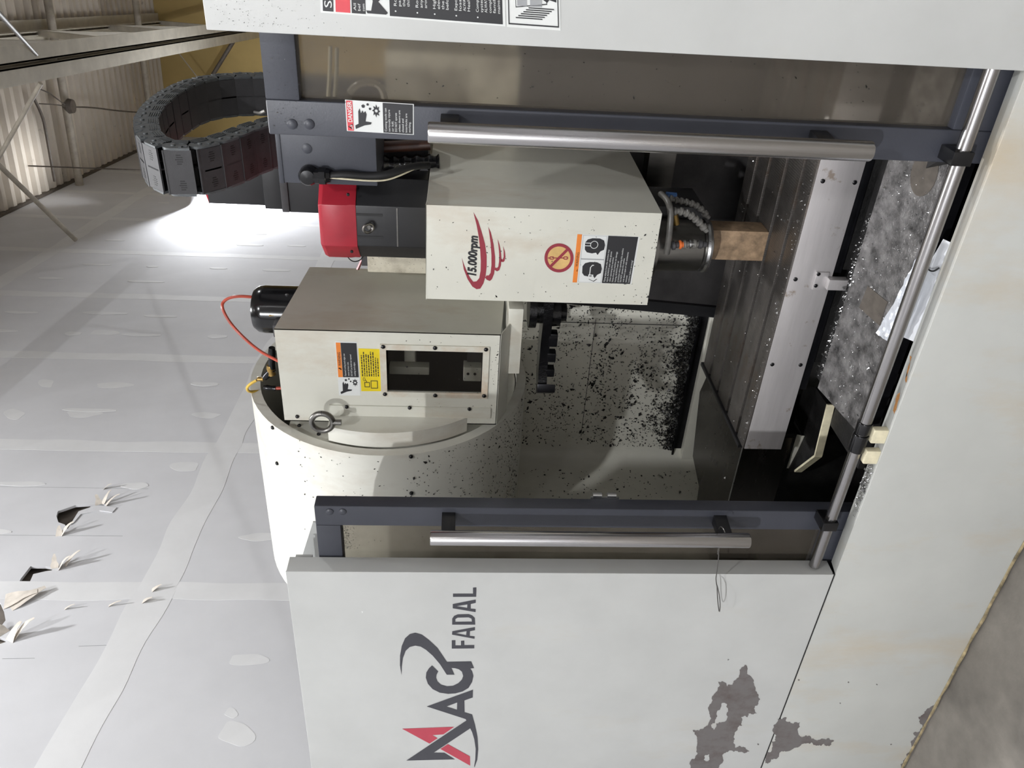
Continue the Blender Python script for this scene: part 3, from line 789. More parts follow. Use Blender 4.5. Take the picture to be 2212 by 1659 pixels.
# roller catch on the back edge of the left door
m = MB()
for z in (1.085, 1.052): m.cyl((-1.208, YD + TD + .004, z), (-1.208, YD + TD + .004, z - .02), .006, seg=12)
m.box(-1.222, -1.212, YD + TD, YD + TD + .004, 1.025, 1.09); m.build('roller_catch', 'steel_bright', LD_)
# faint maker's scratch line is left to the paint; dark rubber flap under the right door
m = MB(); m.hexa([(-.405, YD + .01, .475), (.2, YD + .01, .475), (.2, YD + .03, .475), (-.47, YD + .14, .50), (-.405, YD + .01, .56), (.2, YD + .01, .56), (.2, YD + .03, .57), (-.47, YD + .14, .515)])
m.build('wiper_flap', 'rubber', RD_)
# danger sticker on the right door
def PD(x, y): return PY(x, y, YD)
q = Quad(*zq([(788, 893), (775, 680), (1245, 710), (1245, 920)], 500, 0, 3.16, PD), NF)
st = sticker(RD_, 'danger_sticker', q, 'sticker_white')
area(st, 'red_band', q, [rect(.02, .015, .98, .105)], 'sticker_red')
lines(st, q, ['DANGER'], 'sticker_white', .30, .09, .1, .06, smax=.96, bold=.02)
area(st, 'triangle', q, [[(.05, .092), (.25, .092), (.15, .025)], [(.135, .083), (.165, .083), (.165, .05), (.135, .05)]], 'sticker_white')
def cutter_symbol(st, q, s0, t0, s1, t1, mat='print_black'):
    f = lambda L: [(s0 + a * (s1 - s0), t0 + b * (t1 - t0)) for a, b in L]
    hp = [(.085, .136), (.2, .13), (.26, .18), (.66, .184), (.76, .205), (.60, .222), (.70, .246), (.62, .262), (.68, .29), (.58, .305), (.44, .293), (.35, .285), (.33, .375), (.26, .362), (.22, .27)]
    area(st, 'hand_symbol', q, [f([((a_ - .06) / .9, (b_ - .12) / .41) for a_, b_ in hp])], mat)
    for (a, b, r) in ((.86, .34, .07), (.78, .58, .05), (.93, .50, .05)):
        area(st, 'fragment_symbol', q, [f(circle(a, b, r, 5))], mat)
    cx, cy = .72, .80; sp = []
    for i in range(8):
        a = 2 * math.pi * i / 8
        sp += [(cx + .24 * math.cos(a), cy + .15 * math.sin(a)), (cx + .13 * math.cos(a + .55), cy + .09 * math.sin(a + .55))]
    area(st, 'cutter_symbol', q, [f(sp), f(circle(cx, cy, .055, 12))], mat)
cutter_symbol(st, q, .06, .12, .96, .53)
area(st, 'black_field', q, [rect(.02, .545, .98, .985)], 'print_black')
lines(st, q, ['Cutting tools can', 'seriously injure', 'or kill.', 'DO NOT operate', 'unless doors are', 'closed and', 'interlocks are', 'working.'], 'sticker_white', .07, .598, .0505, .030, smax=.95, natural=.78)
# tubes and hose seen through the right pane
t = thing('clear_hose', (-.32, 1.55, 1.4), 'clear plastic hose bending behind the pane of the right sliding door', 'hose')
m = MB(); m.tube([PY(755, 200, 1.5), PY(768, 185, 1.5), PY(790, 178, 1.5), PY(812, 180, 1.5), PY(826, 192, 1.5), PY(832, 215, 1.5)], .006, 8, 2); m.build('hose_bend', 'clear_hose', t)
for y0, x in ((100, 712), (103, 726)):
    m = MB(); m.tube([PY(x + 2, y0, 1.48), PY(x + 1, 150, 1.48), PY(x - 3, 215, 1.48)], .0035, 8); m.build('thin_tube', 'clip_cream', t)

# ================================================================== ROUND RAIL
t = thing('guide_rail', (-.8, YR, ZR), 'round steel door rail with black joint collars along the base lip', 'rail')
m = MB(); m.cyl((XL1 + .005, YR, ZR), (-1.005, YR, ZR), .0125, seg=20); m.build('rail_bar', 'rod_chrome', t)
m = MB(); m.cyl((-1.005, YR, ZR), (XR0 + .01, YR, ZR), .0128, seg=20); m.build('rail_bar', 'rod_chrome', t)
for a, b, r in ((-1.018, -.975, .0165), (-.972, -.945, .0155)):
    m = MB(); m.cyl((a, YR, ZR), (b, YR, ZR), r, seg=20); m.build('collar', 'black_gloss', t, bevel=.001)
for x, r in ((-1.022, 0), (-.968, 0)):
    m = MB(); m.box(x - .018, x + .016, YF + .004, YR - .004, ZR - .046, ZR - .014); m.build('support_clip', 'clip_cream', t, bevel=.003)
# bent wire tied to the left handle post
wz = [PY(1553, 1143, 1.318), PY(1556, 1137, 1.31), PY(1562, 1140, 1.30), PY(1566, 1150, 1.297)]
t = thing('tie_wire', (-1.29, 1.29, .75), 'twisted thin wire hanging from the lower post of the left door handle', 'wire')
m = MB(); m.tube(wz, .0011, 6, 2); m.tube([PY(1556, 1180, 1.292), PY(1549, 1190, 1.288), PY(1553, 1196, 1.286), PY(1551, 1215, 1.284), PY(1548, 1240, 1.284), PY(1546, 1250, 1.284), PY(1549, 1268, 1.284)], .0012, 6, 2)
m.tube([PY(1552, 1183, 1.292), PY(1553, 1192, 1.288), PY(1549, 1197, 1.286)], .0012, 6, 1); m.build('twisted_strand', 'wire_steel', t)
m = MB(); m.tube([PY(1549, 1268, 1.284), PY(1550, 1295, 1.285), PY(1553, 1320, 1.284), PY(1555, 1322, 1.27), PY(1556, 1300, 1.262), PY(1552, 1275, 1.27), PY(1548, 1262, 1.283)], .0012, 6, 2); m.build('wire_loop', 'wire_steel', t)

# ================================================================== WORK TABLE
YT, ZTAB, XT0, XT1, YTB = 1.70, .634, -1.298, -.02, 2.13
t = TBL = thing('work_table', ((XT0 + XT1) / 2, (YT + YTB) / 2, .53), 'long slotted steel machine table with rusty top and pale front face', 'table')
slots = [1.765, 1.865, 1.97, 2.06]; ys = [YT] + [v for s_ in slots for v in (s_ - .008, s_ + .008)] + [YTB]
for a, b in zip(ys[::2], ys[1::2]):
    m = MB(); m.box(XT0, XT1, a, b, .60, ZTAB); m.build('table_bar', 'table_top', t, bevel=.0015)
m = MB(); m.box(XT0, XT1, YT + .004, YTB, .53, .604); m.build('table_body', 'black_steel', t)
m = MB(); m.box(XT0 + .0, XT1, YT - .001, YT + .004, .53, ZTAB - .004); m.build('front_face', 'table_face', t, bevel=.001)
m = MB(); m.box(XT0 - .012, XT0 - .001, YT + .02, YTB + .01, .60, ZTAB + .006); m.build('end_bar', 'black_paint', t, bevel=.001)
m = MB(); m.box(XT0 - .004, XT0 + .004, YTB + .012, YTB + .02, .60, .62); m.cyl((XT0 - .03, YTB + .01, .617), (XT0 + .0, YTB + .01, .617), .010); m.build('end_knob', 'black_gloss', t)
def pxdot(parent, x, y, Y, r, mat, name, h=.003):
    p = PY(x, y, Y); m = MB(); m.lathe(p, (0, -1, 0), [(0, r), (h * .6, r), (h, r * .6), (h, .0)], 12); return m.build(name, mat, parent)
for x, y in ((1777, 391), (1846, 394), (1668 + 0, 787), (1729, 788), (1718, 603)): pxdot(t, x, y, YT - .001, .005, 'black_gloss', 'screw')
# stop bracket on the front face
b0 = PY(1757, 586, YT - .002); b1 = PY(1787, 625, YT - .002)
m = MB(); m.box(b1.x, b0.x, YT - .008, YT - .001, PY(1784, 605, YT).z, PY(1757, 605, YT).z); o = m.build('stop_bracket', 'table_face', t, bevel=.001)
for x, y in ((1768, 592), (1762, 617)): pxdot(o, x, y, YT - .008, .0045, 'black_gloss', 'screw')
c0, c1 = PY(1785, 596, YT), PY(1820, 619, YT)
m = MB(); m.box(c1.x, c0.x, YT - .022, YT - .001, c1.z, c0.z); m.build('stop_plate', 'table_face', t, bevel=.001)
# saddle and bed under the table
t = ENC
m = MB(); m.box(-1.05, -.1, 1.74, 2.36, .235, .50); m.build('bed', 'trough_black', t, bevel=.004)
m = MB(); m.box(-1.12, -.05, 1.72, 2.12, .50, .528); m.build('saddle', 'black_steel', t, bevel=.003)
m = MB(); m.box(-1.06, -.2, 1.617, 1.69, .46, .50); m.build('chip_channel', 'trough_black', t, smooth=False)
# polished way cover left of the table
t = thing('way_cover', (-1.55, 1.95, .56), 'dark polished steel cover sheet at the end of the slotted table', 'way cover')
m = MB(); m.prism([(-1.312, 1.775, .598), (-1.312, 2.145, .598), (-1.45, 2.20, .598), (-1.665, 2.135, .598), (-1.70, 2.02, .598), (-1.80, 2.0, .598), (-1.80, 1.775, .598)], (0, 0, .004)); m.build('top_sheet', 'dark_stainless', t, smooth=False)
m = MB(); m.box(-1.80, -1.312, 1.771, 1.7745, .47, .6015); m.build('front_sheet', 'dark_stainless', t, smooth=False)
m = MB(); m.cyl((-1.80, 1.774, .601), (-1.312, 1.774, .601), .003, seg=8); m.build('folded_edge', 'steel_bright', t)
m = MB(); m.box(-1.78, -1.32, 1.80, 2.0, .235, .59); m.build('support', 'trough_black', t, smooth=False)
# grey plate in front of the table
def ongrey(x, y): return None
t = thing('chip_guard_plate', (-.66, 1.52, .46), 'wet grey galvanised plate lying in front of the slotted table', 'plate')
PA, PB = Vector((0, 1.600, .536)), Vector((0, 1.432, .512))
def plate(x, v, up=0.):
    p = PA.lerp(PB, v); return Vector((x, p.y, p.z + up))
m = MB(); m.hexa([plate(-1.036, 0, -.003), plate(-.1, 0, -.003), plate(-.1, 1, -.003), plate(-1.036, 1, -.003), plate(-1.036, 0), plate(-.1, 0), plate(-.1, 1), plate(-1.036, 1)])
m.build('plate', 'wet_galvanised', t, smooth=False)
m = MB(); m.hexa([plate(-.79, .33, .0002), plate(-.735, .36, .0002), plate(-.735, .80, .0002), plate(-.79, .80, .0002), plate(-.79, .33, .0016), plate(-.735, .36, .0016), plate(-.735, .80, .0016), plate(-.79, .80, .0016)])
m.build('tape_square', 'tape_brown', t, smooth=False)
m = MB(); m.prism([plate(-.47 + .045 * math.cos(a), .68 + .22 * math.sin(a), .0002) for a in [2 * math.pi * i / 24 for i in range(24)]], (0, 0, .0012)); m.build('oil_patch', 'tape_brown', t, smooth=False)
m = MB(); m.hexa([(-1.03, 1.452, .45), (-.12, 1.452, .45), (-.12, 1.45, .45), (-1.03, 1.45, .45), (-1.03, 1.452, .512), (-.12, 1.452, .512), (-.12, 1.432, .509), (-1.03, 1.432, .509)]); m.build('plate_lip', 'black_steel', t, smooth=False)
for x in (-.95, -.25):
    m = MB(); m.box(x - .02, x + .02, 1.50, 1.53, .235, .52); m.build('plate_leg', 'trough_black', t, smooth=False)
# bent chute lip in the trough
t = ENC
zz = (1450, 700, 3.687)
pl = [PZ(zz[0] + a / zz[2], zz[1] + b / zz[2], .44) for a, b in [(1240, 640), (1140, 1050), (980, 1175), (860, 1168), (935, 950), (1040, 505), (1150, 505)]]
m = MB(); m.prism(pl, (0, 0, -.012)); m.build('chute_floor', 'trough_black', t, smooth=False)
e = [PZ(zz[0] + a / zz[2], zz[1] + b / zz[2], .446) for a, b in [(1240, 640), (1140, 1050), (980, 1172)]]
m = MB()
for p, q_ in zip(e, e[1:]):
    d = (q_ - p).normalized(); n = Vector((-d.y, d.x, 0)) * .003
    m.hexa([p - n - Vector((0, 0, .02)), q_ - n - Vector((0, 0, .02)), q_ + n - Vector((0, 0, .02)), p + n - Vector((0, 0, .02)), p - n, q_ - n, q_ + n, p + n])
m.build('chute_edge', 'clip_cream', t, smooth=False)
e = [PZ(zz[0] + a / zz[2], zz[1] + b / zz[2], .446) for a, b in [(1000, 880), (940, 1000), (870, 1165)]]
m = MB(); m.prism(e + [PZ(zz[0] + a / zz[2], zz[1] + b / zz[2], .446) for a, b in [(910, 1165), (990, 1010), (1045, 890)]], (0, 0, -.006)); m.build('chute_edge', 'inner_wall', t, smooth=False)
m = MB(); m.box(-1.2, -.98, 1.5, 1.68, .235, .43); m.build('chute_support', 'trough_black', t, smooth=False)

# wood block, paper, foil
t = thing('wood_block', (-.795, 1.90, ZTAB), 'rough wooden block standing upright on the table under the spindle', 'block')
m = MB(); m.box(-.834, -.756, 1.870, 1.935, ZTAB + .0005, .79); m.build('block', 'wood', t, bevel=.002)
k6 = (1600, 300, 3.606)
def z6(a, b, Z): return PZ(k6[0] + a / k6[2], k6[1] + b / k6[2], Z)
t = thing('paper_sheet', z6(1450, 1250, .47), 'white paper sheet lying in the trough behind the base lip', 'paper')
m = MB(); m.prism([z6(a, b, .49) for a, b in [(1580, 780), (1690, 830), (1400, 1600), (1255, 1540), (1330, 1330), (1430, 1040)]], (0, 0, .0006)); m.build('sheet', 'paper_white', t, smooth=False)
m = MB(); m.tube([z6(1455, 1010, .494), z6(1480, 1030, .498), z6(1510, 1030, .498), z6(1545, 1005, .494)], .0016, 6, 2); m.build('wire_clip', 'rubber', t)
t = thing('foil_sheet', z6(1250, 1250, .5), 'crumpled silver foil lying on the grey plate under the rail', 'foil')
m = MB(); rows_ = []
L1 = [(1440, 790), (1340, 990), (1290, 1080), (1200, 1270), (1120, 1400), (1058, 1515)]; R1 = [(1480, 830), (1420, 1000), (1385, 1130), (1300, 1340), (1220, 1500), (1165, 1595)]
n = 24; rnd = random.Random(5)
def lerp_path(L, t):
    f = t * (len(L) - 1); i = min(int(f), len(L) - 2); u = f - i
    return (L[i][0] * (1 - u) + L[i + 1][0] * u, L[i][1] * (1 - u) + L[i + 1][1] * u)
gv = []
for i in range(n + 1):
    a, b = lerp_path(L1, i / n), lerp_path(R1, i / n); row = []
    for j in range(7):
        u = j / 6; q_ = (a[0] * (1 - u) + b[0] * u, a[1] * (1 - u) + b[1] * u)
        row.append(m.bm.verts.new(z6(q_[0] + rnd.uniform(-5, 5), q_[1] + rnd.uniform(-5, 5), .522 + rnd.uniform(-.003, .003))))
    gv.append(row)
for i in range(n):
    for j in range(6): m.bm.faces.new((gv[i][j], gv[i][j + 1], gv[i + 1][j + 1], gv[i + 1][j]))
o = m.build('crumpled_sheet', 'foil', t, angle=.25)
md = o.modifiers.new('s', 'SOLIDIFY'); md.thickness = .0006

# ================================================================== COLUMN BEHIND THE HEAD
t = ENC
m = MB(); m.hexa([(-1.165, 2.22, .50), (-.25, 2.22, .50), (-.25, 2.39, .50), (-1.165, 2.39, .50), (-1.115, 2.22, 1.25), (-.25, 2.22, 1.25), (-.25, 2.39, 1.25), (-1.115, 2.39, 1.25)]); m.build('column_cover', 'way_cover_grey', t, smooth=False)
m = MB(); m.hexa([(-1.185, 2.205, .50), (-1.15, 2.205, .50), (-1.15, 2.25, .50), (-1.185, 2.25, .50), (-1.135, 2.205, 1.2), (-1.10, 2.205, 1.2), (-1.10, 2.25, 1.2), (-1.135, 2.25, 1.2)]); m.build('cover_edge', 'black_paint', t, smooth=False)
m = MB(); m.box(-1.0, -.45, 2.25, 2.62, .20, 1.60); m.build('column_casting', 'casting_white', t, bevel=.01)
p0, p1 = PY(1398, 330, 2.19), PY(1443, 412, 2.19)
m = MB(); m.box(p1.x, p0.x + .06, 2.16, 2.22, p1.z, p0.z); m.build('bracket', 'steel_grey', t, bevel=.003)

# ================================================================== SPINDLE HEAD
YHD = 1.72; HX0, HX1, HZ0, HZ1 = -.890, -.660, .948, 1.472
t = HEAD = thing('milling_spindle', (-.775, 1.95, .78), 'off-white boxy spindle housing with red swoosh print and steel nose', 'spindle')
m = MB(); th = .003; YHB = 2.19
# folded sheet cover, open at the top back
m.box(HX0, HX1, YHD, YHD + th, HZ0, HZ1); m.box(HX0, HX0 + th, YHD + .0005, YHB, HZ0, HZ1 - .0005); m.box(HX1 - th, HX1, YHD + .0005, YHB, HZ0, HZ1 - .0005)
m.box(HX0, HX1, YHD + .0005, YHB, HZ0 + .0005, HZ0 + th); m.box(HX0, HX1, YHD + .0005, YHD + .03, HZ1 - th, HZ1 - .0005)
m.build('cover', 'cream_enamel', t, bevel=.0025, bseg=3)
m = MB(); m.box(HX0 + .01, HX1 - .01, YHD + .04, 2.26, HZ0 + .01, HZ1 - .01); m.build('head_casting', 'casting_white', t, bevel=.006)
for z in (1.455, 1.20, .965): rivet(t, (HX0 - .0005, YHD + .02, z), .004, 'steel_bright', .002, (-1, 0, 0), 'screw')
SX, SY = -.795, 1.865
m = MB(); m.lathe((SX, SY, .955), (0, 0, -1), [(0, .085), (.03, .085), (.031, .066), (.145, .063), (.150, .058), (.163, .056), (.165, .034), (.178, .032), (.178, .001)], 36); m.build('spindle_nose', 'steel_grey', t)
m = MB(); m.lathe((SX, SY, .800), (0, 0, -1), [(0, .064), (.006, .066), (.012, .064)], 36); m.build('nose_ring', 'steel_bright', t)
for a in (2.2, 3.6, 5.1): 
    p = Vector((SX + .05 * math.cos(a), SY + .05 * math.sin(a), .792)); rivet(t, p, .006, 'black_gloss', .006, (0, 0, -1), 'screw')
m = MB(); m.box(SX - .06, SX + .09, SY + .02, SY + .16, .80, .95); m.build('nose_bracket', 'black_paint', t, bevel=.004)
# coolant ring pipe and jointed nozzles
k8 = (1200, 380, 4.88)
def z8(a, b, Y): return PY(k8[0] + a / k8[2], k8[1] + b / k8[2], Y)
m = MB(); m.tube([z8(1110, 190, 1.86), z8(1170, 240, 1.82), z8(1205, 320, 1.79), z8(1215, 420, 1.78), z8(1205, 560, 1.775), z8(1190, 700, 1.775), z8(1172, 815, 1.78)], .0075, 12, 2); m.build('coolant_pipe', 'hose_grey', t)
def nozzle(pts, Y, r, mats):
    n_ = len(pts)
    for i in range(n_ - 1):
        p, q_ = z8(*pts[i], Y[i]), z8(*pts[i + 1], Y[i + 1]); d = q_ - p
        m = MB(); m.lathe(p, d, [(0, r * .75), (d.length * .12, r * 1.12), (d.length * .45, r * 1.15), (d.length * .6, r * .8), (d.length * 1.05, r * .72)], 14); m.build('nozzle_segment', mats[i % len(mats)], t)
p_ = [(1200, 235), (1255, 250), (1310, 262), (1365, 272), (1420, 285), (1475, 305), (1520, 335), (1560, 380), (1615, 440)]
nozzle(p_, [1.86] * len(p_), .0075, ['hose_grey'])
p_ = [(1235, 375), (1305, 370), (1365, 385), (1420, 410), (1465, 445), (1505, 480), (1545, 520), (1595, 580)]
nozzle(p_, [1.80] * len(p_), .0085, ['hose_grey'])
p_ = [(1220, 735), (1300, 725), (1345, 722), (1400, 718), (1450, 715), (1500, 718), (1585, 724)]
nozzle(p_, [1.778] * len(p_), .0095, ['black_plastic', 'plastic_orange', 'hose_grey', 'steel_bright', 'hose_grey', 'black_plastic'])
m = MB(); m.cyl(z8(1165, 205, 1.87), z8(1270, 215, 1.87), .009, seg=12); m.build('blue_valve', 'plastic_blue', t)
m = MB(); m.cyl(z8(1255, 400, 1.83), z8(1275, 510, 1.83), .008, seg=12); m.build('brass_fitting', 'brass', t)
# prints on the head front
k7 = (900, 280, 4.365, YHD)
for L in ([(535, 778), (580, 860), (615, 970), (645, 1080), (660, 1190), (660, 1290), (650, 1380), (630, 1450), (600, 1500), (565, 1505), (525, 1480), (480, 1410), (445, 1320), (425, 1205), (445, 1270), (475, 1340), (505, 1400), (535, 1435), (565, 1430), (590, 1400), (603, 1330), (605, 1240), (598, 1120), (585, 1010), (565, 900), (545, 820)],
          [(675, 915), (700, 970), (725, 1080), (740, 1200), (740, 1290), (730, 1360), (710, 1410), (690, 1428), (660, 1415), (645, 1395), (660, 1375), (680, 1375), (697, 1350), (705, 1280), (705, 1180), (697, 1070), (685, 980)],
          [(762, 1030), (780, 1080), (795, 1150), (800, 1220), (795, 1280), (780, 1325), (758, 1337), (735, 1322), (740, 1300), (758, 1305), (770, 1290), (777, 1240), (778, 1170), (772, 1100)],
          [(815, 1098), (832, 1150), (837, 1200), (828, 1240), (815, 1250), (795, 1245), (797, 1218), (812, 1225), (820, 1200), (820, 1150)]):
    print_on(t, 'swoosh', [L], 'print_maroon', *k7)
def z7(a, b): return PY(900 + a / 4.365, 280 + b / 4.365, YHD - .0006)
O_ = z7(558, 1378); R_ = z7(574, 1000) - O_; U_ = z7(478, 1378) - O_
m = MB(); text_bm(m, '15,000rpm', lambda x, y: O_ + R_ * x + U_ * y, 0, 0, 1.0, .98, shear=.22, bold=.045); m.build('speed_lettering', 'print_black', t, smooth=False)
# round no-chain sign
def disc7(loops, mat, name, off):
    m = MB(); m.flat([[PY(900 + a / 4.365, 280 + b / 4.365, YHD - off) for a, b in l] for l in loops]); return m.build(name, mat, t if name == 'round_sign' else SG, smooth=False)
SG = disc7([circle(1342, 1210, 137, 40)], 'sticker_tan', 'round_sign', .0006); SG['label'] = 'round red sign with a crossed-out chain'
disc7([circle(1342, 1210, 137, 40), circle(1342, 1210, 108, 40)], 'print_maroon', 'red_ring', .001)
disc7([[(1245, 1290), (1420, 1115), (1438, 1133), (1263, 1308)]], 'print_maroon', 'red_bar', .0012)
for cx_ in (1275, 1405): disc7([[(cx_ - 28, 1210), (cx_ - 14, 1196), (cx_ + 14, 1196), (cx_ + 26, 1210), (cx_ + 14, 1226), (cx_ - 14, 1226)], [(cx_ - 16, 1211), (cx_ - 8, 1204), (cx_ + 8, 1204), (cx_ + 14, 1211), (cx_ + 8, 1218), (cx_ - 8, 1218)]], 'print_maroon', 'chain_symbol', .001)
for a_, b_ in ((1301, 1335), (1350, 1380), (1238, 1250)): disc7([[(a_, 1206), (b_, 1206), (b_, 1215), (a_, 1215)]], 'print_maroon', 'chain_symbol', .001)
# warning sticker on the head
def PH(x, y): return PY(x, y, YHD)
q = Quad(*zq([(178, 1120), (230, 613), (888, 640), (800, 1140)], 1200, 380, 4.88, PH), NF)
st = sticker(t, 'warning_sticker', q, 'sticker_white')
area(st, 'orange_band', q, [rect(0, .0, 1, .075)], 'sticker_orange')
lines(st, q, ['WARNING'], 'print_black', .34, .062, .1, .042, smax=.71)
area(st, 'triangle', q, [[(.23, .064), (.30, .064), (.265, .02)]], 'print_black')
area(st, 'frame_line', q, [rect(.01, .095, .985, .48), rect(.015, .10, .49, .475), rect(.51, .10, .98, .475)], 'pale_grey_print')
def head_symbol(s0, goggles):
    f = lambda L: [(s0 + a * .47, .10 + b * .375) for a, b in L]
    area(st, 'head_symbol', q, [f([(.28, .22), (.40, .12), (.70, .10), (.84, .2), (.90, .4), (.90, .72), (.82, .9), (.62, .97), (.42, .95), (.34, .8), (.18, .70), (.28, .62), (.24, .45)])], 'print_black')
    if goggles:
        area(st, 'goggles_symbol', q, [f([(.16, .42), (.34, .40), (.34, .62), (.16, .64)]), f([(.20, .47), (.30, .45), (.30, .57), (.20, .59)])], 'sticker_white', .0014)
        area(st, 'goggles_symbol', q, [f([(.34, .44), (.66, .44), (.78, .52), (.78, .60), (.74, .60), (.74, .54), (.66, .48), (.34, .48)])], 'sticker_white', .0014)
        area(st, 'ray_symbol', q, [f([(.02, .68), (.12, .44), (.14, .45), (.05, .66), (.16, .80), (.14, .82)])], 'print_black')
    else:
        area(st, 'muff_symbol', q, [f(circle(.62, .50, .17, 18, kx=1.)), f(circle(.62, .50, .145, 18))], 'sticker_white', .0014)
        area(st, 'muff_symbol', q, [f([(.55, .08), (.58, .08), (.58, .36), (.55, .36)])], 'sticker_white', .0014); area(st, 'muff_symbol', q, [f([(.67, .08), (.70, .08), (.70, .36), (.67, .36)])], 'sticker_white', .0014)
head_symbol(.02, True); head_symbol(.51, False)
area(st, 'black_field', q, [rect(.005, .495, .995, .975)], 'print_black')
lines(st, q, ['Flying objects from this machine may', 'injure. ALWAYS wear safety glasses', 'when operating this machine.', 'Noise from this machine can damage', 'hearing. ALWAYS wear ear', 'protection when operating this machine', 'DO NOT operate this machine', 'with doors open or with enclosures', 'removed.', 'Lockout before servicing!'], 'sticker_white', .04, .545, .0455, .026, smax=.96, natural=.72)

# spindle motor above the head
t = thing('spindle_motor', (-.79, 2.0, 1.475), 'black chamfered spindle motor with red cap standing on the spindle head', 'motor')
MX, MY, MR, MC = -.790, 2.005, .104, .052
def octo(r, c, z, cx=MX, cy=MY):
    k = r - c
    return [(cx - k, cy - r, z), (cx + k, cy - r, z), (cx + r, cy - k, z), (cx + r, cy + k, z), (cx + k, cy + r, z), (cx - k, cy + r, z), (cx - r, cy + k, z), (cx - r, cy - k, z)]
m = MB(); m.loft([octo(MR, MC, 1.475), octo(MR, MC, 1.662)]); m.build('motor_body', 'black_paint', t, bevel=.002)
m = MB(); m.loft([octo(MR + .002, MC, 1.648), octo(MR + .002, MC, 1.662), octo(MR + .004, MC + .003, 1.671), octo(MR + .004, MC + .003, 1.728), octo(MR - .001, MC + .001, 1.738)]); m.build('red_cap', 'red_paint', t, bevel=.0015)
for x in (MX - .028, MX + .03):
    m = MB(); m.box(x - .003, x + .003, MY - MR - .0012, MY - MR + .002, 1.585, 1.65); m.build('groove', 'rubber', t)
m = MB(); m.box(MX - .05, MX + .05, MY - MR - .002, MY - MR + .002, 1.548, 1.551); m.build('joint_line', 'steel_grey', t)
p = PY(797, 487, MY - MR); m = MB(); m.lathe(p, (0, -1, 0), [(0, .007), (.012, .006)], 12)
pp = [p + Vector((0, -.018, 0)) + Vector((.011 * math.cos(a), -.006 * math.sin(a), .011 * math.sin(a))) for a in [2 * math.pi * i / 16 for i in range(17)]]
m.tube(pp, .0035, 8); m.build('eye_bolt', 'steel_grey', t)
for p in ((752, 420), (760, 543)): pxdot(t, *p, MY - MR - .01, .004, 'black_gloss', 'screw')
m = MB(); m.tube([PY(748, 542, 1.95), PY(750, 555, 1.95), PY(762, 566, 1.96), PY(778, 563, 1.97), PY(786, 552, 1.98)], .0014, 6, 2); m.build('thin_cable', 'rubber', t)
# left arm of the head casting with clinging chips
t = thing('head_slide', (-1.0, 2.15, 1.2), 'chip-covered cream casting of the head slide beside the black motor', 'casting')
p0, p1 = PY(793, 545, 2.12), PY(793, 586, 2.12)
m = MB(); m.box(p1.x - .0, -.93, 2.115, 2.24, 1.20, p0.z); m.build('slide', 'casting_white', t, bevel=.003)
m = MB(); m.box(p1.x + .012, -.94, 2.13, 2.2, p0.z, p0.z + .018); m.build('slide_top', 'black_plastic', t)
m = MB(); m.hexa([PY(772, 583, 2.14), PY(785, 555, 2.14), PY(788, 555, 2.16), PY(776, 583, 2.16)] + [v + Vector((0, .004, .004)) for v in (PY(772, 583, 2.14), PY(785, 555, 2.14), PY(788, 555, 2.16), PY(776, 583, 2.16))]); m.build('red_edge', 'red_paint', t)

# servo motor of the Z axis, behind
t = thing('axis_motor', (-.80, 2.28, 1.62), 'tall black axis motor with red top standing behind the spindle motor', 'motor')
def pbox(x0, y0, x1, y1, Y, w, dep, nm, mat, bev=.003):
    a, b = PY(x0, y1, Y), PY(x1, y1, Y); zt, zb = a.z, b.z; xl = (a.x + b.x) / 2
    m = MB(); m.box(xl, xl + w, Y, Y + dep, zb, zt); return m.build(nm, mat, t, bevel=bev)
pbox(452, 0, 575, 442, 2.20, .15, .15, 'motor_body', 'black_paint'); pbox(573, 0, 612, 452, 2.19, .17, .17, 'motor_flange', 'black_paint'); pbox(610, 0, 626, 459, 2.18, .2, .2, 'mount_plate', 'black_plastic')
pbox(626, 0, 760, 461, 2.185, .2, .2, 'mount_box', 'black_paint')
m = MB(); a = PY(452, 442, 2.20); m.hexa([(a.x, 2.2, a.z), (a.x + .15, 2.2, a.z), (a.x + .15, 2.35, a.z), (a.x, 2.35, a.z), (a.x + .02, 2.22, a.z + .012), (a.x + .13, 2.22, a.z + .012), (a.x + .13, 2.33, a.z + .012), (a.x + .02, 2.33, a.z + .012)]); m.build('red_cap', 'red_paint', t, bevel=.002)
m = MB(); m.box(a.x + .02, -.62, 2.2, 2.5, 1.58, 1.62); m.build('mount_arm', 'black_plastic', t)

# junction box with cable gland
t = thing('junction_box', (-.59, 1.92, 1.58), 'dark grey junction box with black cable gland beside the motor', 'junction box')
YJ = 1.80
a, b = PY(602, 394, YJ), PY(815, 285, YJ)
m = MB(); m.box(a.x, b.x + .03, YJ, YJ + .2, PY(815, 395, YJ).z, PY(600, 330, YJ).z); m.build('box', 'charcoal_paint', t, bevel=.002)
m = MB(); m.box(a.x - .001, b.x + .031, YJ - .002, YJ + .2, PY(600, 330, YJ).z - .008, PY(600, 330, YJ).z + .002); m.build('lid', 'charcoal_paint', t, bevel=.001)
rivet(t, PY(663, 321, YJ), .011, 'charcoal_paint', .003, name='bolt')
g0 = PY(668, 375, YJ)
m = MB(); m.lathe(g0, (0, -1, 0), [(0, .021), (.02, .021), (.028, .016), (.03, .0)], 20); m.build('gland_elbow', 'black_gloss', t)
g1 = g0 + Vector((0, -.014, -.012)); m = MB(); m.lathe(g1, (0.02, 0, -1), [(0, .0165), (.012, .0165), (.013, .0195), (.026, .0195), (.028, .016), (.036, .014), (.036, 0)], 8); m.build('gland_nut', 'black_gloss', t)
m = MB(); m.tube([g1 + Vector((.0007, 0, -.03)), PY(745, 376, YJ - .014), PY(790, 381, YJ - .006), PY(835, 378, YJ + .0), PY(868, 366, YJ + .02), PY(900, 358, YJ + .05), PY(925, 357, YJ + .08)], .0085, 12, 3); m.build('cable', 'rubber', t)
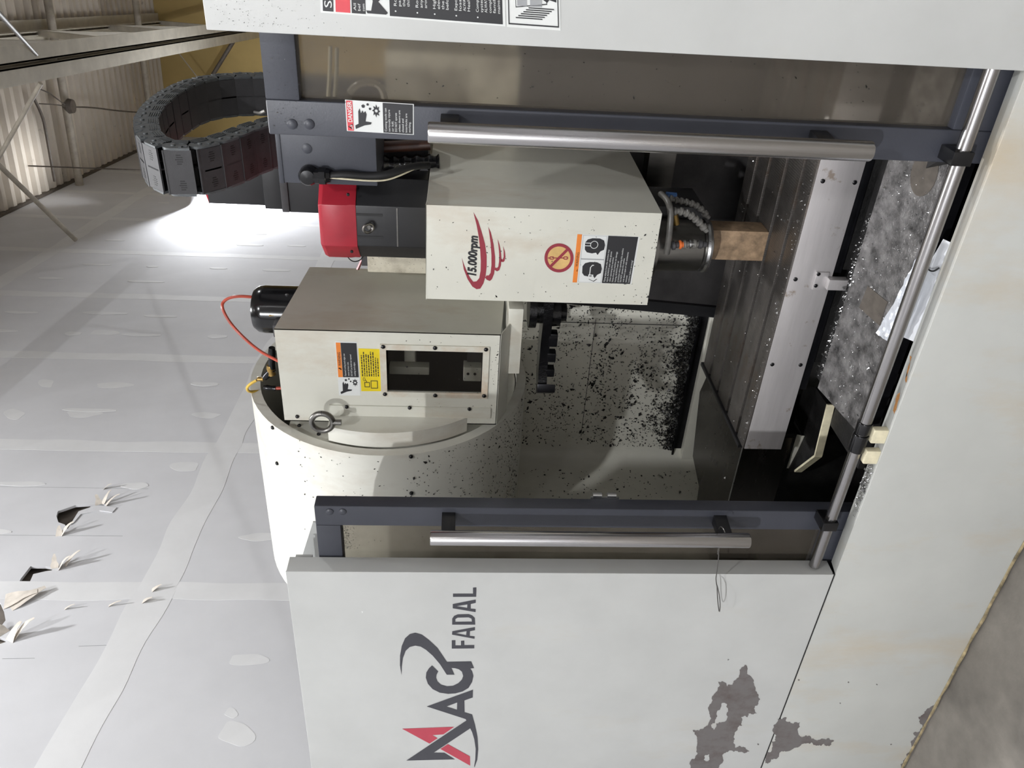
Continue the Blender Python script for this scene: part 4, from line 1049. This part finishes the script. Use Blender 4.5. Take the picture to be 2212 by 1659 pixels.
m = MB(); m.tube([PY(712, 384, YJ - .02), PY(760, 388, YJ - .02), PY(800, 391, YJ - .016), PY(835, 390, YJ - .01), PY(868, 378, YJ + .01), PY(905, 360, YJ + .05)], .002, 6, 3); m.build('thin_lead', 'clip_cream', t)
# dark hose bundle between box and head
t = thing('hose_bundle', (-.6, 2.02, 1.45), 'ribbed black hose with yellow tag dropping into the spindle head', 'hose')
pts = [PY(822, 352, 1.98), PY(850, 353, 1.98), PY(880, 352, 1.98), PY(915, 350, 1.98), PY(950, 350, 1.98)]
m = MB(); m.tube(pts, lambda u: .017 + .003 * math.cos(u * 40), 16, 3); m.build('ribbed_hose', 'black_gloss', t)
m = MB(); m.tube([PY(815, 318, 2.0), PY(860, 316, 2.0), PY(930, 312, 2.0)], .014, 12, 1); m.build('brown_hose', 'hose_brown', t)
a, b = PY(878, 392, 2.0), PY(917, 378, 2.0); m = MB(); m.box(a.x, b.x, 1.998, 2.0, b.z, a.z); m.build('tag', 'sticker_yellow', t)
m = MB(); a, b = PY(815, 398, 2.02), PY(925, 300, 2.02); m.box(a.x, b.x, 2.02, 2.12, b.z, a.z + .05); m.build('backing_box', 'black_plastic', t)

# ================================================================== CABLE CHAIN
t = thing('cable_chain', (-.66, 2.2, 1.8), 'black ribbed cable drag chain arching above the sliding door', 'cable chain')
XCH0, XCH1 = -.712, -.600
path = [(2.12, 1.86), (2.043, 1.915), (1.970, 1.943), (1.917, 1.975), (1.880, 2.010), (1.872, 2.050), (1.902, 2.092), (1.975, 2.135), (2.085, 2.172), (2.20, 2.188), (2.32, 2.188), (2.42, 2.172), (2.49, 2.145), (2.535, 2.10), (2.558, 2.05), (2.57, 1.98), (2.575, 1.90), (2.577, 1.80), (2.577, 1.70), (2.577, 1.60)]
# resample evenly
fine = []
for (a, b), (c, d) in zip(path, path[1:]):
    for k in range(20): fine.append((a + (c - a) * k / 20, b + (d - b) * k / 20))
def resample(P, step):
    out = [P[0]]; acc = 0
    for a, b in zip(P, P[1:]):
        d = math.dist(a, b); acc += d
        if acc >= step: out.append(b); acc = 0
    return out
RS = resample(fine, .0545)
LN, LH, LW = .0545, .029, XCH1 - XCH0
def link_covers():
    m = MB()
    m.box(-LW / 2 + .005, LW / 2 - .005, -LN * .50, LN * .64, LH - .004, LH)           # outer cover
    m.box(-LW / 2 + .005, LW / 2 - .005, -LN * .46, LN * .50, -LH, -LH + .003)         # inner cover
    m.box(-LW / 2 + .005, LW / 2 - .005, LN * .58, LN * .64, LH - .001, LH + .0012)    # raised edge of the cover
    m.box(-.002, .002, -LN * .40, LN * .40, -LH, LH)                                   # divider
    return m
def link_side():                                                                      # rounded side plate with ribs, pin and hook
    m = MB(); out = []
    for k in range(9):
        a = -math.pi / 2 + math.pi * k / 8; out.append((LN * .30 + LH * .75 * math.cos(a), LH * math.sin(a)))
    out += [(-LN * .46, LH), (-LN * .34, 0.0), (-LN * .46, -LH)]
    m.prism([(0, p, q_) for p, q_ in out], (.006, 0, 0))
    for r in range(5): m.box(.0055, .0078, -LN * .30, LN * .36, -LH * .9 + r * .0052, -LH * .9 + r * .0052 + .0024)
    m.lathe((.006, LN * .24, LH * .30), (1, 0, 0), [(0, .0055), (.0032, .0045), (.0032, 0)], 12)
    m.prism([(.006, -LN * .34, LH * .40), (.006, -LN * .02, LH * .40), (.006, -LN * .02, LH * .86), (.006, -LN * .14, LH * .86), (.006, -LN * .14, LH * .62), (.006, -LN * .34, LH * .62)], (.0022, 0, 0))
    return m
def link_slots():
    m = MB()
    for sx in (-.03, .03):
        for k in range(5): m.box(sx - .010 + k * .005 - .0011, sx - .010 + k * .005 + .0011, -.004 - (.003 if k in (1, 2, 3) else 0), .006 + (.003 if k == 2 else 0), .0, .0005)
    return m
src = None
for i in range(len(RS) - 1):
    (ya, za), (yb, zb) = RS[i], RS[i + 1]
    ang = math.atan2(zb - za, yb - ya); c = Vector(((XCH0 + XCH1) / 2, (ya + yb) / 2, (za + zb) / 2))
    if src is None:
        lk = link_covers().build('chain_link', 'black_plastic', t, origin=(0, 0, 0)); lk.location = c - WLOC[t]; WLOC[lk] = Vector((0, 0, 0))
        sp = link_side().build('side_plate', 'grey_plastic', lk, origin=(0, 0, 0)); sv = link_slots().build('vent_slots', 'rubber', lk, origin=(0, 0, 0)); src = (lk.data, sp.data, sv.data)
    else:
        lk = bpy.data.objects.new('chain_link', src[0]); link(lk, t); lk.location = c - WLOC[t]
        sp = bpy.data.objects.new('side_plate', src[1]); link(sp, lk); sv = bpy.data.objects.new('vent_slots', src[2]); link(sv, lk)
    lk.rotation_euler = (ang, 0, 0); sp.location = (LW / 2 - .006, 0, 0); sv.location = (0, 0, LH); sv['kind'] = 'stuff'
    sq = bpy.data.objects.new('side_plate', src[1]); link(sq, lk); sq.location = (-LW / 2 + .006, 0, 0); sq.scale = (-1, 1, 1)
m = MB(); m.box(XCH0 + .005, XCH1 + .0, 2.10, 2.18, 1.60, 1.85); m.build('end_bracket', 'black_plastic', t, bevel=.003)
m = MB(); m.tube([PY(548, 242, 2.02), PY(562, 245, 2.02), PY(572, 240, 2.02)], .004, 8, 1); m.build('cable_tie', 'steel_grey', t)

# ================================================================== TOOL CHANGER
YA = 1.87; AX0, AX1, AZ0, AZ1 = -1.358, -1.066, 1.283, 1.868; AYB = 2.24
t = ATC = thing('tool_changer', (-1.2, 2.0, 1.2), 'cream tool changer housing with a dark window and warning stickers', 'tool changer')
kA = (780, 620, 4.809)
def zA(a, b, Y=YA): return PY(kA[0] + a / kA[2], kA[1] + b / kA[2], Y)
hole = [zA(258, 645), zA(1265, 675), zA(1250, 1100), zA(275, 1082)]
hx = sorted([p.x for p in hole]); hz = sorted([p.z for p in hole]); hx0, hx1 = (hx[0] + hx[1]) / 2, (hx[2] + hx[3]) / 2; hz0, hz1 = (hz[0] + hz[1]) / 2, (hz[2] + hz[3]) / 2
th = .003; m = MB()
v = {}
outer = [(AX0, AZ0), (AX1, AZ0), (AX1, AZ1), (AX0, AZ1)]; inner = [(hx0, hz0), (hx1, hz0), (hx1, hz1), (hx0, hz1)]
for i in range(4):
    j = (i + 1) % 4; a, b, c, d = outer[i], outer[j], inner[j], inner[i]
    m.face([(a[0], YA, a[1]), (b[0], YA, b[1]), (c[0], YA, c[1]), (d[0], YA, d[1])]); m.face([(a[0], YA + th, a[1]), (d[0], YA + th, d[1]), (c[0], YA + th, c[1]), (b[0], YA + th, b[1])])
    m.face([(d[0], YA, d[1]), (c[0], YA, c[1]), (c[0], YA + th, c[1]), (d[0], YA + th, d[1])])
for x0, x1, s_ in ((AX1 - th, AX1, 1), (AX0, AX0 + th, 0)):
    zb = 1.836 if s_ else AZ1
    m.hexa([(x0, YA, AZ0), (x1, YA, AZ0), (x1, AYB, AZ0 - .03), (x0, AYB, AZ0 - .03), (x0, YA, AZ1), (x1, YA, AZ1), (x1, AYB, zb), (x0, AYB, zb)])
m.hexa([(AX0, YA, AZ0 - .001), (AX1, YA, AZ0 - .001), (AX1, YA + .07, AZ0 - .032), (AX0, YA + .07, AZ0 - .032), (AX0, YA, AZ0 + .002), (AX1, YA, AZ0 + .002), (AX1, YA + .07, AZ0 - .029), (AX0, YA + .07, AZ0 - .029)])
m.box(AX0, AX1, AYB, AYB + .003, AZ0 - .03, 1.836)
m.build('housing', 'cream_enamel', t)
# window: clamping frame, pane, screws, dark inside
fo = [zA(195, 590), zA(1330, 625), zA(1310, 1155), zA(215, 1130)]
fx0, fx1 = min(p.x for p in fo), max(p.x for p in fo); fz0, fz1 = min(p.z for p in fo), max(p.z for p in fo)
m = MB()
outer = [(fx0, fz0), (fx1, fz0), (fx1, fz1), (fx0, fz1)]
for i in range(4):
    j = (i + 1) % 4; a, b, c, d = outer[i], outer[j], inner[j], inner[i]
    m.hexa([(a[0], YA - .0004, a[1]), (b[0], YA - .0004, b[1]), (c[0], YA - .0004, c[1]), (d[0], YA - .0004, d[1]), (a[0], YA - .004, a[1]), (b[0], YA - .004, b[1]), (c[0], YA - .004, c[1]), (d[0], YA - .004, d[1])])
m.build('window_frame', 'frame_enamel', t)
m = MB(); m.box(hx0 - .003, hx1 + .003, YA + .0035, YA + .0065, hz0 - .003, hz1 + .003); m.build('window_pane', 'window_glass', t, smooth=False)
for a, b in ((228, 620), (768, 632), (1297, 648), (248, 1112), (770, 1125), (1277, 1130)):
    rivet(t, zA(a, b, YA - .004), .0058, 'black_gloss', .005, name='screw')
m = MB(); m.box(AX0 + .006, AX1 - .006, YA + .16, YA + .17, AZ0 + .02, AZ1 - .02); m.build('inner_plate', 'black_paint', t, smooth=False)
m = MB(); m.box(hx0 - .0, hx0 + .13, YA + .10, YA + .16, hz1 - .07, hz1 - .04); o = m.build('inner_block', 'inner_wall', t, bevel=.002); o.location.z -= .0
m = MB(); m.box(hx0 + .01, hx0 + .035, YA + .07, YA + .1, hz1 - .11, hz1 + .0); m.build('inner_block', 'cream_enamel', t, bevel=.002)
m = MB(); m.box(hx0 + .005, hx0 + .05, YA + .05, YA + .09, hz0 + .0, hz0 + .05); ob = m.build('inner_bracket', 'cream_enamel', t, bevel=.003)
for x, z in ((hx0 + .03, hz0 + .037), (hx0 + .03, hz0 + .018)): rivet(ob, (x, YA + .05, z), .004, 'black_gloss', .003, name='screw')
m = MB(); m.box(hx0, hx1, YA + .08, YA + .16, hz0 - .03, hz0 + .04); m.build('inner_block', 'black_plastic', t, bevel=.003)
# lower body, hub and double arm
a, b = PY(1098, 655, 1.93), PY(1130, 808, 1.93)
m = MB(); m.box(b.x, AX1 + .045, 1.93, 2.15, 1.222, 1.262); m.build('lower_body', 'cream_enamel', t, bevel=.003)
HBX, HBY = -1.045, 1.985
m = MB(); m.lathe((HBX, HBY, 1.205), (0, 0, -1), [(0, .055), (.02, .055), (.02, .042), (.05, .042), (.05, .03)], 28); m.build('arm_hub', 'oily_black', t)
ay = 1.955
m = MB(); m.prism([(-.83, ay - .03, 1.145), (-.86, ay - .045, 1.145), (-.98, ay - .035, 1.145), (HBX, ay - .045, 1.145), (-1.12, ay - .03, 1.145), (-1.20, ay - .03, 1.145), (-1.255, ay - .05, 1.145), (-1.275, ay - .03, 1.145), (-1.245, ay + .02, 1.145), (-1.2, ay + .03, 1.145), (-1.1, ay + .04, 1.145), (HBX, ay + .06, 1.145), (-.95, ay + .04, 1.145), (-.84, ay + .05, 1.145)], (0, 0, .025)); m.build('double_arm', 'oily_black', t, bevel=.003)
m = MB(); m.lathe((HBX + .005, ay, 1.15), (0, 0, -1), [(0, .04), (.028, .038), (.03, .026), (.045, .024), (.046, 0)], 24); m.build('hub_cap', 'oily_black', t)
for x, w in ((-1.11, .02), (-1.165, .014), (-1.215, .012)):
    m = MB(); m.box(x - w, x + w, ay - .035, ay - .005, 1.125, 1.15); m.build('arm_pad', 'black_gloss', t, bevel=.003)
m = MB(); m.prism([(-1.238, ay - .055, 1.122), (-1.262, ay - .06, 1.122), (-1.285, ay - .03, 1.122), (-1.262, ay - .018, 1.122)], (0, 0, .05)); m.build('gripper_finger', 'black_steel', t, bevel=.002)
# motor, hoses and valves on top
m = MB(); m.lathe((-1.142, 2.115, 1.60), (0, 0, 1), [(0, .0685), (.345, .0685), (.362, .066), (.375, .056), (.380, .04), (.381, 0)], 40); mo = m.build('drive_motor', 'black_gloss', t)
rivet(mo, PY(570, 684, 2.055), .005, 'steel_bright', .003, name='screw'); rivet(mo, PY(620, 637, 2.05), .005, 'black_paint', .003, name='screw')
a, b = PY(581, 706, 2.07), PY(592, 681, 2.05); m = MB(); m.hexa([a, PY(581, 681, 2.049), b, PY(592, 706, 2.07), a + Vector((0, -.002, 0)), PY(581, 681, 2.046), b + Vector((0, -.002, 0)), PY(592, 706, 2.067)]); m.build('name_plate', 'sticker_tan', mo, smooth=False)
m = MB(); m.box(-1.17, -1.13, 2.0, 2.06, 1.86, 1.905); m.build('terminal_box', 'black_plastic', t, bevel=.006)
k1 = (460, 560, 5.027)
def zk(a, b, Y): return PY(k1[0] + a / k1[2], k1[1] + b / k1[2], Y)
m = MB(); m.tube([zk(420, 410, 2.03), zk(300, 400, 2.03), zk(190, 412, 2.03), zk(115, 455, 2.03), (zk(95, 510, 2.02)), zk(130, 600, 2.01), zk(200, 710, 2.0), zk(330, 850, 1.98), zk(480, 980, 1.95), zk(610, 1055, 1.93), zk(720, 1110, 1.91)], .0042, 10, 2); m.build('red_hose', 'hose_red', t)
m = MB(); m.tube([zk(475, 1315, 2.02), zk(410, 1350, 2.02), zk(365, 1395, 2.02), zk(385, 1440, 2.03), zk(460, 1435, 2.05), zk(520, 1430, 2.06)], .0042, 10, 2); m.build('yellow_hose', 'hose_yellow', t)
for (a, b), (c, d), r, mt in (((640, 960), (640, 1180), .011, 'oily_black'), ((560, 1290), (650, 1190), .010, 'black_steel'), ((480, 1300), (545, 1300), .007, 'brass'), ((550, 1390), (680, 1400), .0085, 'oily_black'), ((680, 1400), (760, 1400), .005, 'hose_red'), ((620, 1150), (640, 1250), .012, 'brass')):
    m = MB(); m.lathe(zk(a, b, 1.97), zk(c, d, 1.97) - zk(a, b, 1.97), [(0, r * .8), ((zk(c, d, 1.97) - zk(a, b, 1.97)).length * .3, r), ((zk(c, d, 1.97) - zk(a, b, 1.97)).length * .7, r * .85), ((zk(c, d, 1.97) - zk(a, b, 1.97)).length, r)], 12); m.build('valve_fitting', mt, t)
m = MB(); m.box(-1.34, -1.16, 1.92, 2.03, 1.78, 1.845); m.build('valve_block', 'oily_black', t, bevel=.006)
# stickers
def PA_(x, y): return PY(x, y, YA)
q = Quad(*zq([(1370, 1478), (1325, 890), (1565, 897), (1605, 1478)], *k1, PA_), NF)
st = sticker(t, 'warning_sticker', q, 'sticker_white')
area(st, 'orange_band', q, [rect(.35, .03, .98, .24)], 'sticker_orange'); lines(st, q, ['WARNING'], 'print_black', .56, .20, .1, .12, smax=.85, bold=.015)
area(st, 'triangle', q, [[(.48, .20), (.55, .20), (.515, .06)]], 'print_black')
area(st, 'black_field', q, [rect(.35, .25, .98, .97)], 'print_black')
lines(st, q, ['Exposed cutting tool edges can', 'cause serious cuts.', 'DO NOT put hands near exposed', 'cutting tool edges.'], 'sticker_white', .375, .40, .145, .075, smax=.965, natural=.62)
cutter_symbol(st, q, .02, .06, .34, .96)
q = Quad(*zq([(1612, 1432), (1580, 967), (1808, 975), (1825, 1432)], *k1, PA_), NF)
st = sticker(t, 'yellow_sticker', q, 'sticker_yellow')
m = MB(); rr = random.Random(11)
for i in range(8):
    t_ = .09 + i * .112; s_ = .36
    end = rr.uniform(.75, .97)
    while s_ < end:
        w_ = rr.uniform(.02, .08); m.flat([q.poly(rect(s_, t_, min(s_ + w_, end), t_ + .05), .0012)]); s_ += w_ + .015
o = m.build('small_print', 'print_black', st, smooth=False); o['kind'] = 'stuff'
for L in ([rect(.07, .50, .26, .85), rect(.085, .53, .245, .82)], [rect(.10, .18, .22, .45), rect(.115, .21, .205, .42)], [circle(.29, .18, .06, 14, kx=.7), circle(.29, .18, .045, 14, kx=.7)], [[(.22, .3), (.28, .22), (.285, .24), (.225, .33)]]):
    area(st, 'drawing', q, L, 'print_black')

# ================================================================== TOOL MAGAZINE DRUM
DY, DZ, DRo, DRi, DX = 2.172, 1.600, .420, .391, -1.382
t = thing('tool_magazine', (-1.7, 2.17, 1.18), 'large cream drum of the tool magazine, chip-spattered with brown stains', 'tool magazine')
def arc(R, X, n=72, a0=0., a1=2 * math.pi):
    return [(X, DY - R * math.cos(a0 + (a1 - a0) * i / n), DZ + R * math.sin(a0 + (a1 - a0) * i / n)) for i in range(n if abs(a1 - a0 - 2 * math.pi) < 1e-6 else n + 1)]
XD1 = -2.05
m = MB(); m.loft([arc(DRi, XD1 + .01), arc(DRi, DX), arc(DRo, DX), arc(DRo, XD1)], caps=False); m.build('drum_shell', 'drum_enamel', t, angle=.9)
m = MB(); m.flat([arc(DRo, XD1 + .001)]); m.build('drum_back', 'drum_enamel', t, smooth=False)
# front plate closing the drum below the opening
sg = [p for p in arc(DRi - .004, DX - .022) if p[2] < 1.865]
top = sorted([p for p in arc(DRi - .004, DX - .022, 360) if p[2] < 1.865], key=lambda p: -p[2])[:2]
m = MB(); a_t = math.asin((1.865 - DZ) / (DRi - .004)); ol = arc(DRi - .004, DX - .02, 60, math.pi - a_t, 2 * math.pi + a_t)
m.prism(ol, (.006, 0, 0)); m.build('front_plate', 'drum_enamel', t, smooth=False)
# curved guard bolted to the plate
a0 = math.asin((1.742 - DZ) / .383); a1 = -math.acos((DY - YA) / .383)
ol = arc(.383, DX + .0, 28, a0, a1); ol += [(DX, YA - .001, 1.742)]
m = MB(); m.prism(ol, (.048, 0, 0)); m.build('curved_guard', 'drum_enamel', t, angle=.4)
m = MB(); m.box(DX + .048, DX + .082, YA - .004, YA - .0005, 1.30, 1.742); gf = m.build('guard_flange', 'cream_enamel', t)
k3 = (530, 780, 3.6066)
def z3y(a, b, Y): return PY(k3[0] + a / k3[2], k3[1] + b / k3[2], Y)
for a, b in ((790, 355), (1280, 362), (1745, 372)): rivet(gf, z3y(a, b, YA - .004), .0055, 'black_gloss', .006, name='screw')
def z3x(a, b, X): return PX(k3[0] + a / k3[2], k3[1] + b / k3[2], X)
for a, b in ((420, 505), (572, 572)): rivet(t, z3x(a, b, DX - .014), .0055, 'black_gloss', .006, (1, 0, 0), 'screw')
rivet(ATC, z3y(405, 430, YA), .0055, 'black_gloss', .006, name='screw')
for a, b in ((215, 517), (250, 795), (1290, 742), (1293, 1027)):     # screws round the drum, found on its surface
    d = Vector(_dir(k3[0] + a / k3[2], k3[1] + b / k3[2])); A_ = d.y ** 2 + d.z ** 2; B_ = 2 * (d.y * (0 - DY) + d.z * (CAMZ - DZ)); C_ = DY ** 2 + (CAMZ - DZ) ** 2 - DRo ** 2
    disc_ = B_ * B_ - 4 * A_ * C_
    if disc_ > 0:
        s_ = (-B_ - math.sqrt(disc_)) / (2 * A_); P_ = Vector((0, 0, CAMZ)) + d * s_
        rivet(t, P_, .006, 'black_gloss', .006, (0, P_.y - DY, P_.z - DZ), 'screw')
# lifting eye on the guard
ec = z3y(600, 475, 1.80); m = MB()
rp = [ec + Vector((.028 * math.cos(a), 0, .028 * math.sin(a))) for a in [2 * math.pi * i / 28 for i in range(29)]]
m.tube(rp, .0078, 12); m.cyl(ec + Vector((.0, 0, -.026)), ec + Vector((.0, .0, -.05)), .008); m.build('lifting_eye', 'steel_grey', t)
m = MB(); m.hexa([(XD1 + .05, 2.3, 1.205), (-1.5, 2.3, 1.205), (-1.5, 2.38, 1.205), (XD1 + .05, 2.38, 1.205), (XD1 + .05, 2.3, 1.215), (-1.5, 2.3, 1.215), (-1.5, 2.38, 1.25), (XD1 + .05, 2.38, 1.25)]); m.build('drum_bracket', 'drum_enamel', t)

# ================================================================== METAL CHIPS (nobody could count them)
def chips(name, label, n, place, size, mat, seed, thick=.25):
    rnd = random.Random(seed); V, F = [], []
    for _ in range(n):
        r = place(rnd)
        if r is None: continue
        p, nrm = r; nrm = Vector(nrm).normalized()
        a = Vector((rnd.uniform(-1, 1), rnd.uniform(-1, 1), rnd.uniform(-1, 1))); u = (a - nrm * a.dot(nrm)).normalized(); w = nrm.cross(u)
        L = size * rnd.uniform(.5, 1.6) * (2.2 if rnd.random() < .06 else 1); W = L * rnd.uniform(.15, .4); h = L * thick
        b = len(V); mid = u * L * .5 + w * W * rnd.uniform(.2, 1.2)
        V += [p - u * L * .5, p + mid * .2 + w * W, p + u * L * .5 + w * W * .5, p + w * W * -.4 + nrm * h + u * L * .1]
        F += [(b, b + 1, b + 3), (b + 1, b + 2, b + 3), (b + 2, b, b + 3), (b, b + 2, b + 1)]
    me = bpy.data.meshes.new(name); c = Vector((0, 0, 0))
    for q_ in V: c += q_
    c /= len(V); me.from_pydata([q_ - c for q_ in V], [], F); me.materials.append(MATS[mat])
    o = bpy.data.objects.new(name, me); link(o); o.location = c; WLOC[o] = c
    return tag(o, label, 'metal chips', kind='stuff')
def on_wall(r):
    z = .59 + .62 * r.random() ** 1.5; x = r.uniform(XC + .05, -1.14)
    if mnoise.noise(Vector((x * 9, z * 14, 3))) < r.uniform(-.8, .35): return None
    return Vector((x, YB - .0012, z)), (0, -1, 0)
chips('metal_chips', 'dark metal chips clinging to the pale inner back wall', 5200, on_wall, .006, 'chip_dark', 1)
def on_wall_low(r):
    x = r.uniform(XC + .05, -1.16); z = .592 + abs(r.gauss(0, .022)) * (1.6 if mnoise.noise(Vector((x * 8, 0, 0))) > 0 else .7)
    return Vector((x, YB - .003 - r.random() * .01, z)), (0, -1, .5)
chips('metal_chips', 'silver metal chips heaped along the strip of the inner back wall', 2200, on_wall_low, .006, 'chip_silver', 2, .4)
chips('metal_chips', 'dark metal chips heaped along the strip of the inner back wall', 2600, on_wall_low, .007, 'chip_dark', 12, .4)
clumps = [(random.Random(30 + i).uniform(-1.75, -1.3), random.Random(60 + i).uniform(.62, .95)) for i in range(34)]
def on_clump(r):
    cx_, cz_ = clumps[r.randrange(len(clumps))]
    return Vector((cx_ + r.gauss(0, .018), YB - .002 - r.random() * .004, cz_ + r.gauss(0, .007))), (0, -1, .2)
chips('metal_chips', 'dark clumps of curly chips on the inner back wall', 520, on_clump, .006, 'chip_dark', 3, .4)
def on_left(r):
    y = r.uniform(1.5, YB - RC); z = r.uniform(.3, 1.15)
    return Vector((XC + .0012, y, z)), (1, 0, 0)
chips('metal_chips', 'dark metal chips on the shaded inner left wall', 1200, on_left, .006, 'chip_dark', 4)
def on_drum(r):
    x = r.uniform(-1.95, DX - .002); a = -.2 - 1.1 * r.random() ** .7
    if r.random() < .12: a = r.uniform(-.3, .6)
    return Vector((x, DY - (DRo + .0006) * math.cos(a), DZ + (DRo + .0006) * math.sin(a))), (0, -math.cos(a), math.sin(a))
chips('metal_chips', 'dark chips stuck to the underside of the cream drum', 1500, on_drum, .0042, 'chip_dark', 5)
def on_plate(r):
    v_ = r.random(); return plate(r.uniform(-1.03, -.2), v_, .0006), (0, 0, 1)
chips('metal_chips', 'silver chips scattered over the wet grey plate', 900, on_plate, .0026, 'chip_silver', 6, .5)
def on_channel(r):
    x = r.uniform(-1.04, -.62)
    return Vector((x, 1.65 + r.gauss(0, .010), .5015 + abs(r.gauss(0, .006)))), (0, 0, 1)
chips('metal_chips', 'silver chips piled in the channel under the table edge', 1100, on_channel, .004, 'chip_silver', 7, .6)
def on_trough(r):
    return Vector((r.uniform(-1.34, -.6), r.uniform(1.38, 1.48), .2365)), (0, 0, 1)
chips('metal_chips', 'chips lying on the dark trough floor', 900, on_trough, .006, 'chip_silver', 8, .5)
def on_table(r):
    y = YT + .004 + abs(r.gauss(0, .012)) if r.random() < .5 else r.uniform(YT, YTB)
    return Vector((r.uniform(XT0 + .01, -.3), min(y, YTB - .01), ZTAB + .0006)), (0, 0, 1)
chips('metal_chips', 'fine silver chips along the front edge of the slotted table', 500, on_table, .003, 'chip_silver', 9, .5)
def on_head(r):
    z = HZ0 + .52 * r.random() ** 2; return Vector((r.uniform(HX0 + .005, HX1 - .005), YHD - .0006, z)), (0, -1, 0)
chips('metal_chips', 'small dark chips stuck to the spindle head cover', 150, on_head, .0028, 'chip_dark', 10, .3)
def on_atc(r):
    return Vector((r.uniform(AX0, AX1), YA - .0006, AZ0 + .25 * r.random() ** 1.5)), (0, -1, 0)
chips('metal_chips', 'small dark chips stuck to the tool changer housing', 120, on_atc, .003, 'chip_dark', 11, .3)
def on_cover(r): return Vector((r.uniform(-1.75, -1.32), r.uniform(1.78, 2.08), .6026)), (0, 0, 1)
chips('metal_chips', 'stray chips on the polished way cover', 60, on_cover, .003, 'chip_silver', 13, .4)
def on_lip(r): return Vector((-1.10 + r.gauss(0, .035), r.uniform(YF + .004, YF + .03), ZSEAM - .002 + r.random() * .004)), (0, 0, 1)
chips('metal_chips', 'small heap of silver chips on the cream base lip', 220, on_lip, .004, 'chip_silver', 14, .5)

def on_glass(r):
    return Vector((r.uniform(-.345, -.255), YD + .0174, .60 + 1.0 * r.random())), (0, -1, 0)
chips('metal_chips', 'tiny chips stuck to the pane of the danger-labelled door', 130, on_glass, .0022, 'chip_dark', 15, .3)
def on_glass_l(r):
    if r.random() < .75: return Vector((r.uniform(-1.36, -1.275), YD + .0174, 1.645 - abs(r.gauss(0, .012)))), (0, -1, 0)
    return Vector((r.uniform(-1.36, -1.275), YD + .0174, r.uniform(.6, 1.6))), (0, -1, 0)
chips('metal_chips', 'dark specks along the top of the pane of the half-hidden door', 420, on_glass_l, .0018, 'chip_dark', 16, .3)
def on_rpanel(r):
    return Vector((XR0 + .008 + abs(r.gauss(0, .05)), YF - .0006, ZTOP - abs(r.gauss(0, .08)))), (0, -1, 0)
chips('metal_chips', 'fine glittering specks on the top corner of the right white panel', 260, on_rpanel, .0012, 'chip_silver', 17, .5)
def on_rdoor(r):
    return Vector((r.uniform(-.408, -.27), YD - .0006, 1.705 - abs(r.gauss(0, .05)))), (0, -1, 0)
chips('metal_chips', 'fine specks on the top frame of the danger-labelled door', 160, on_rdoor, .0012, 'chip_silver', 18, .5)
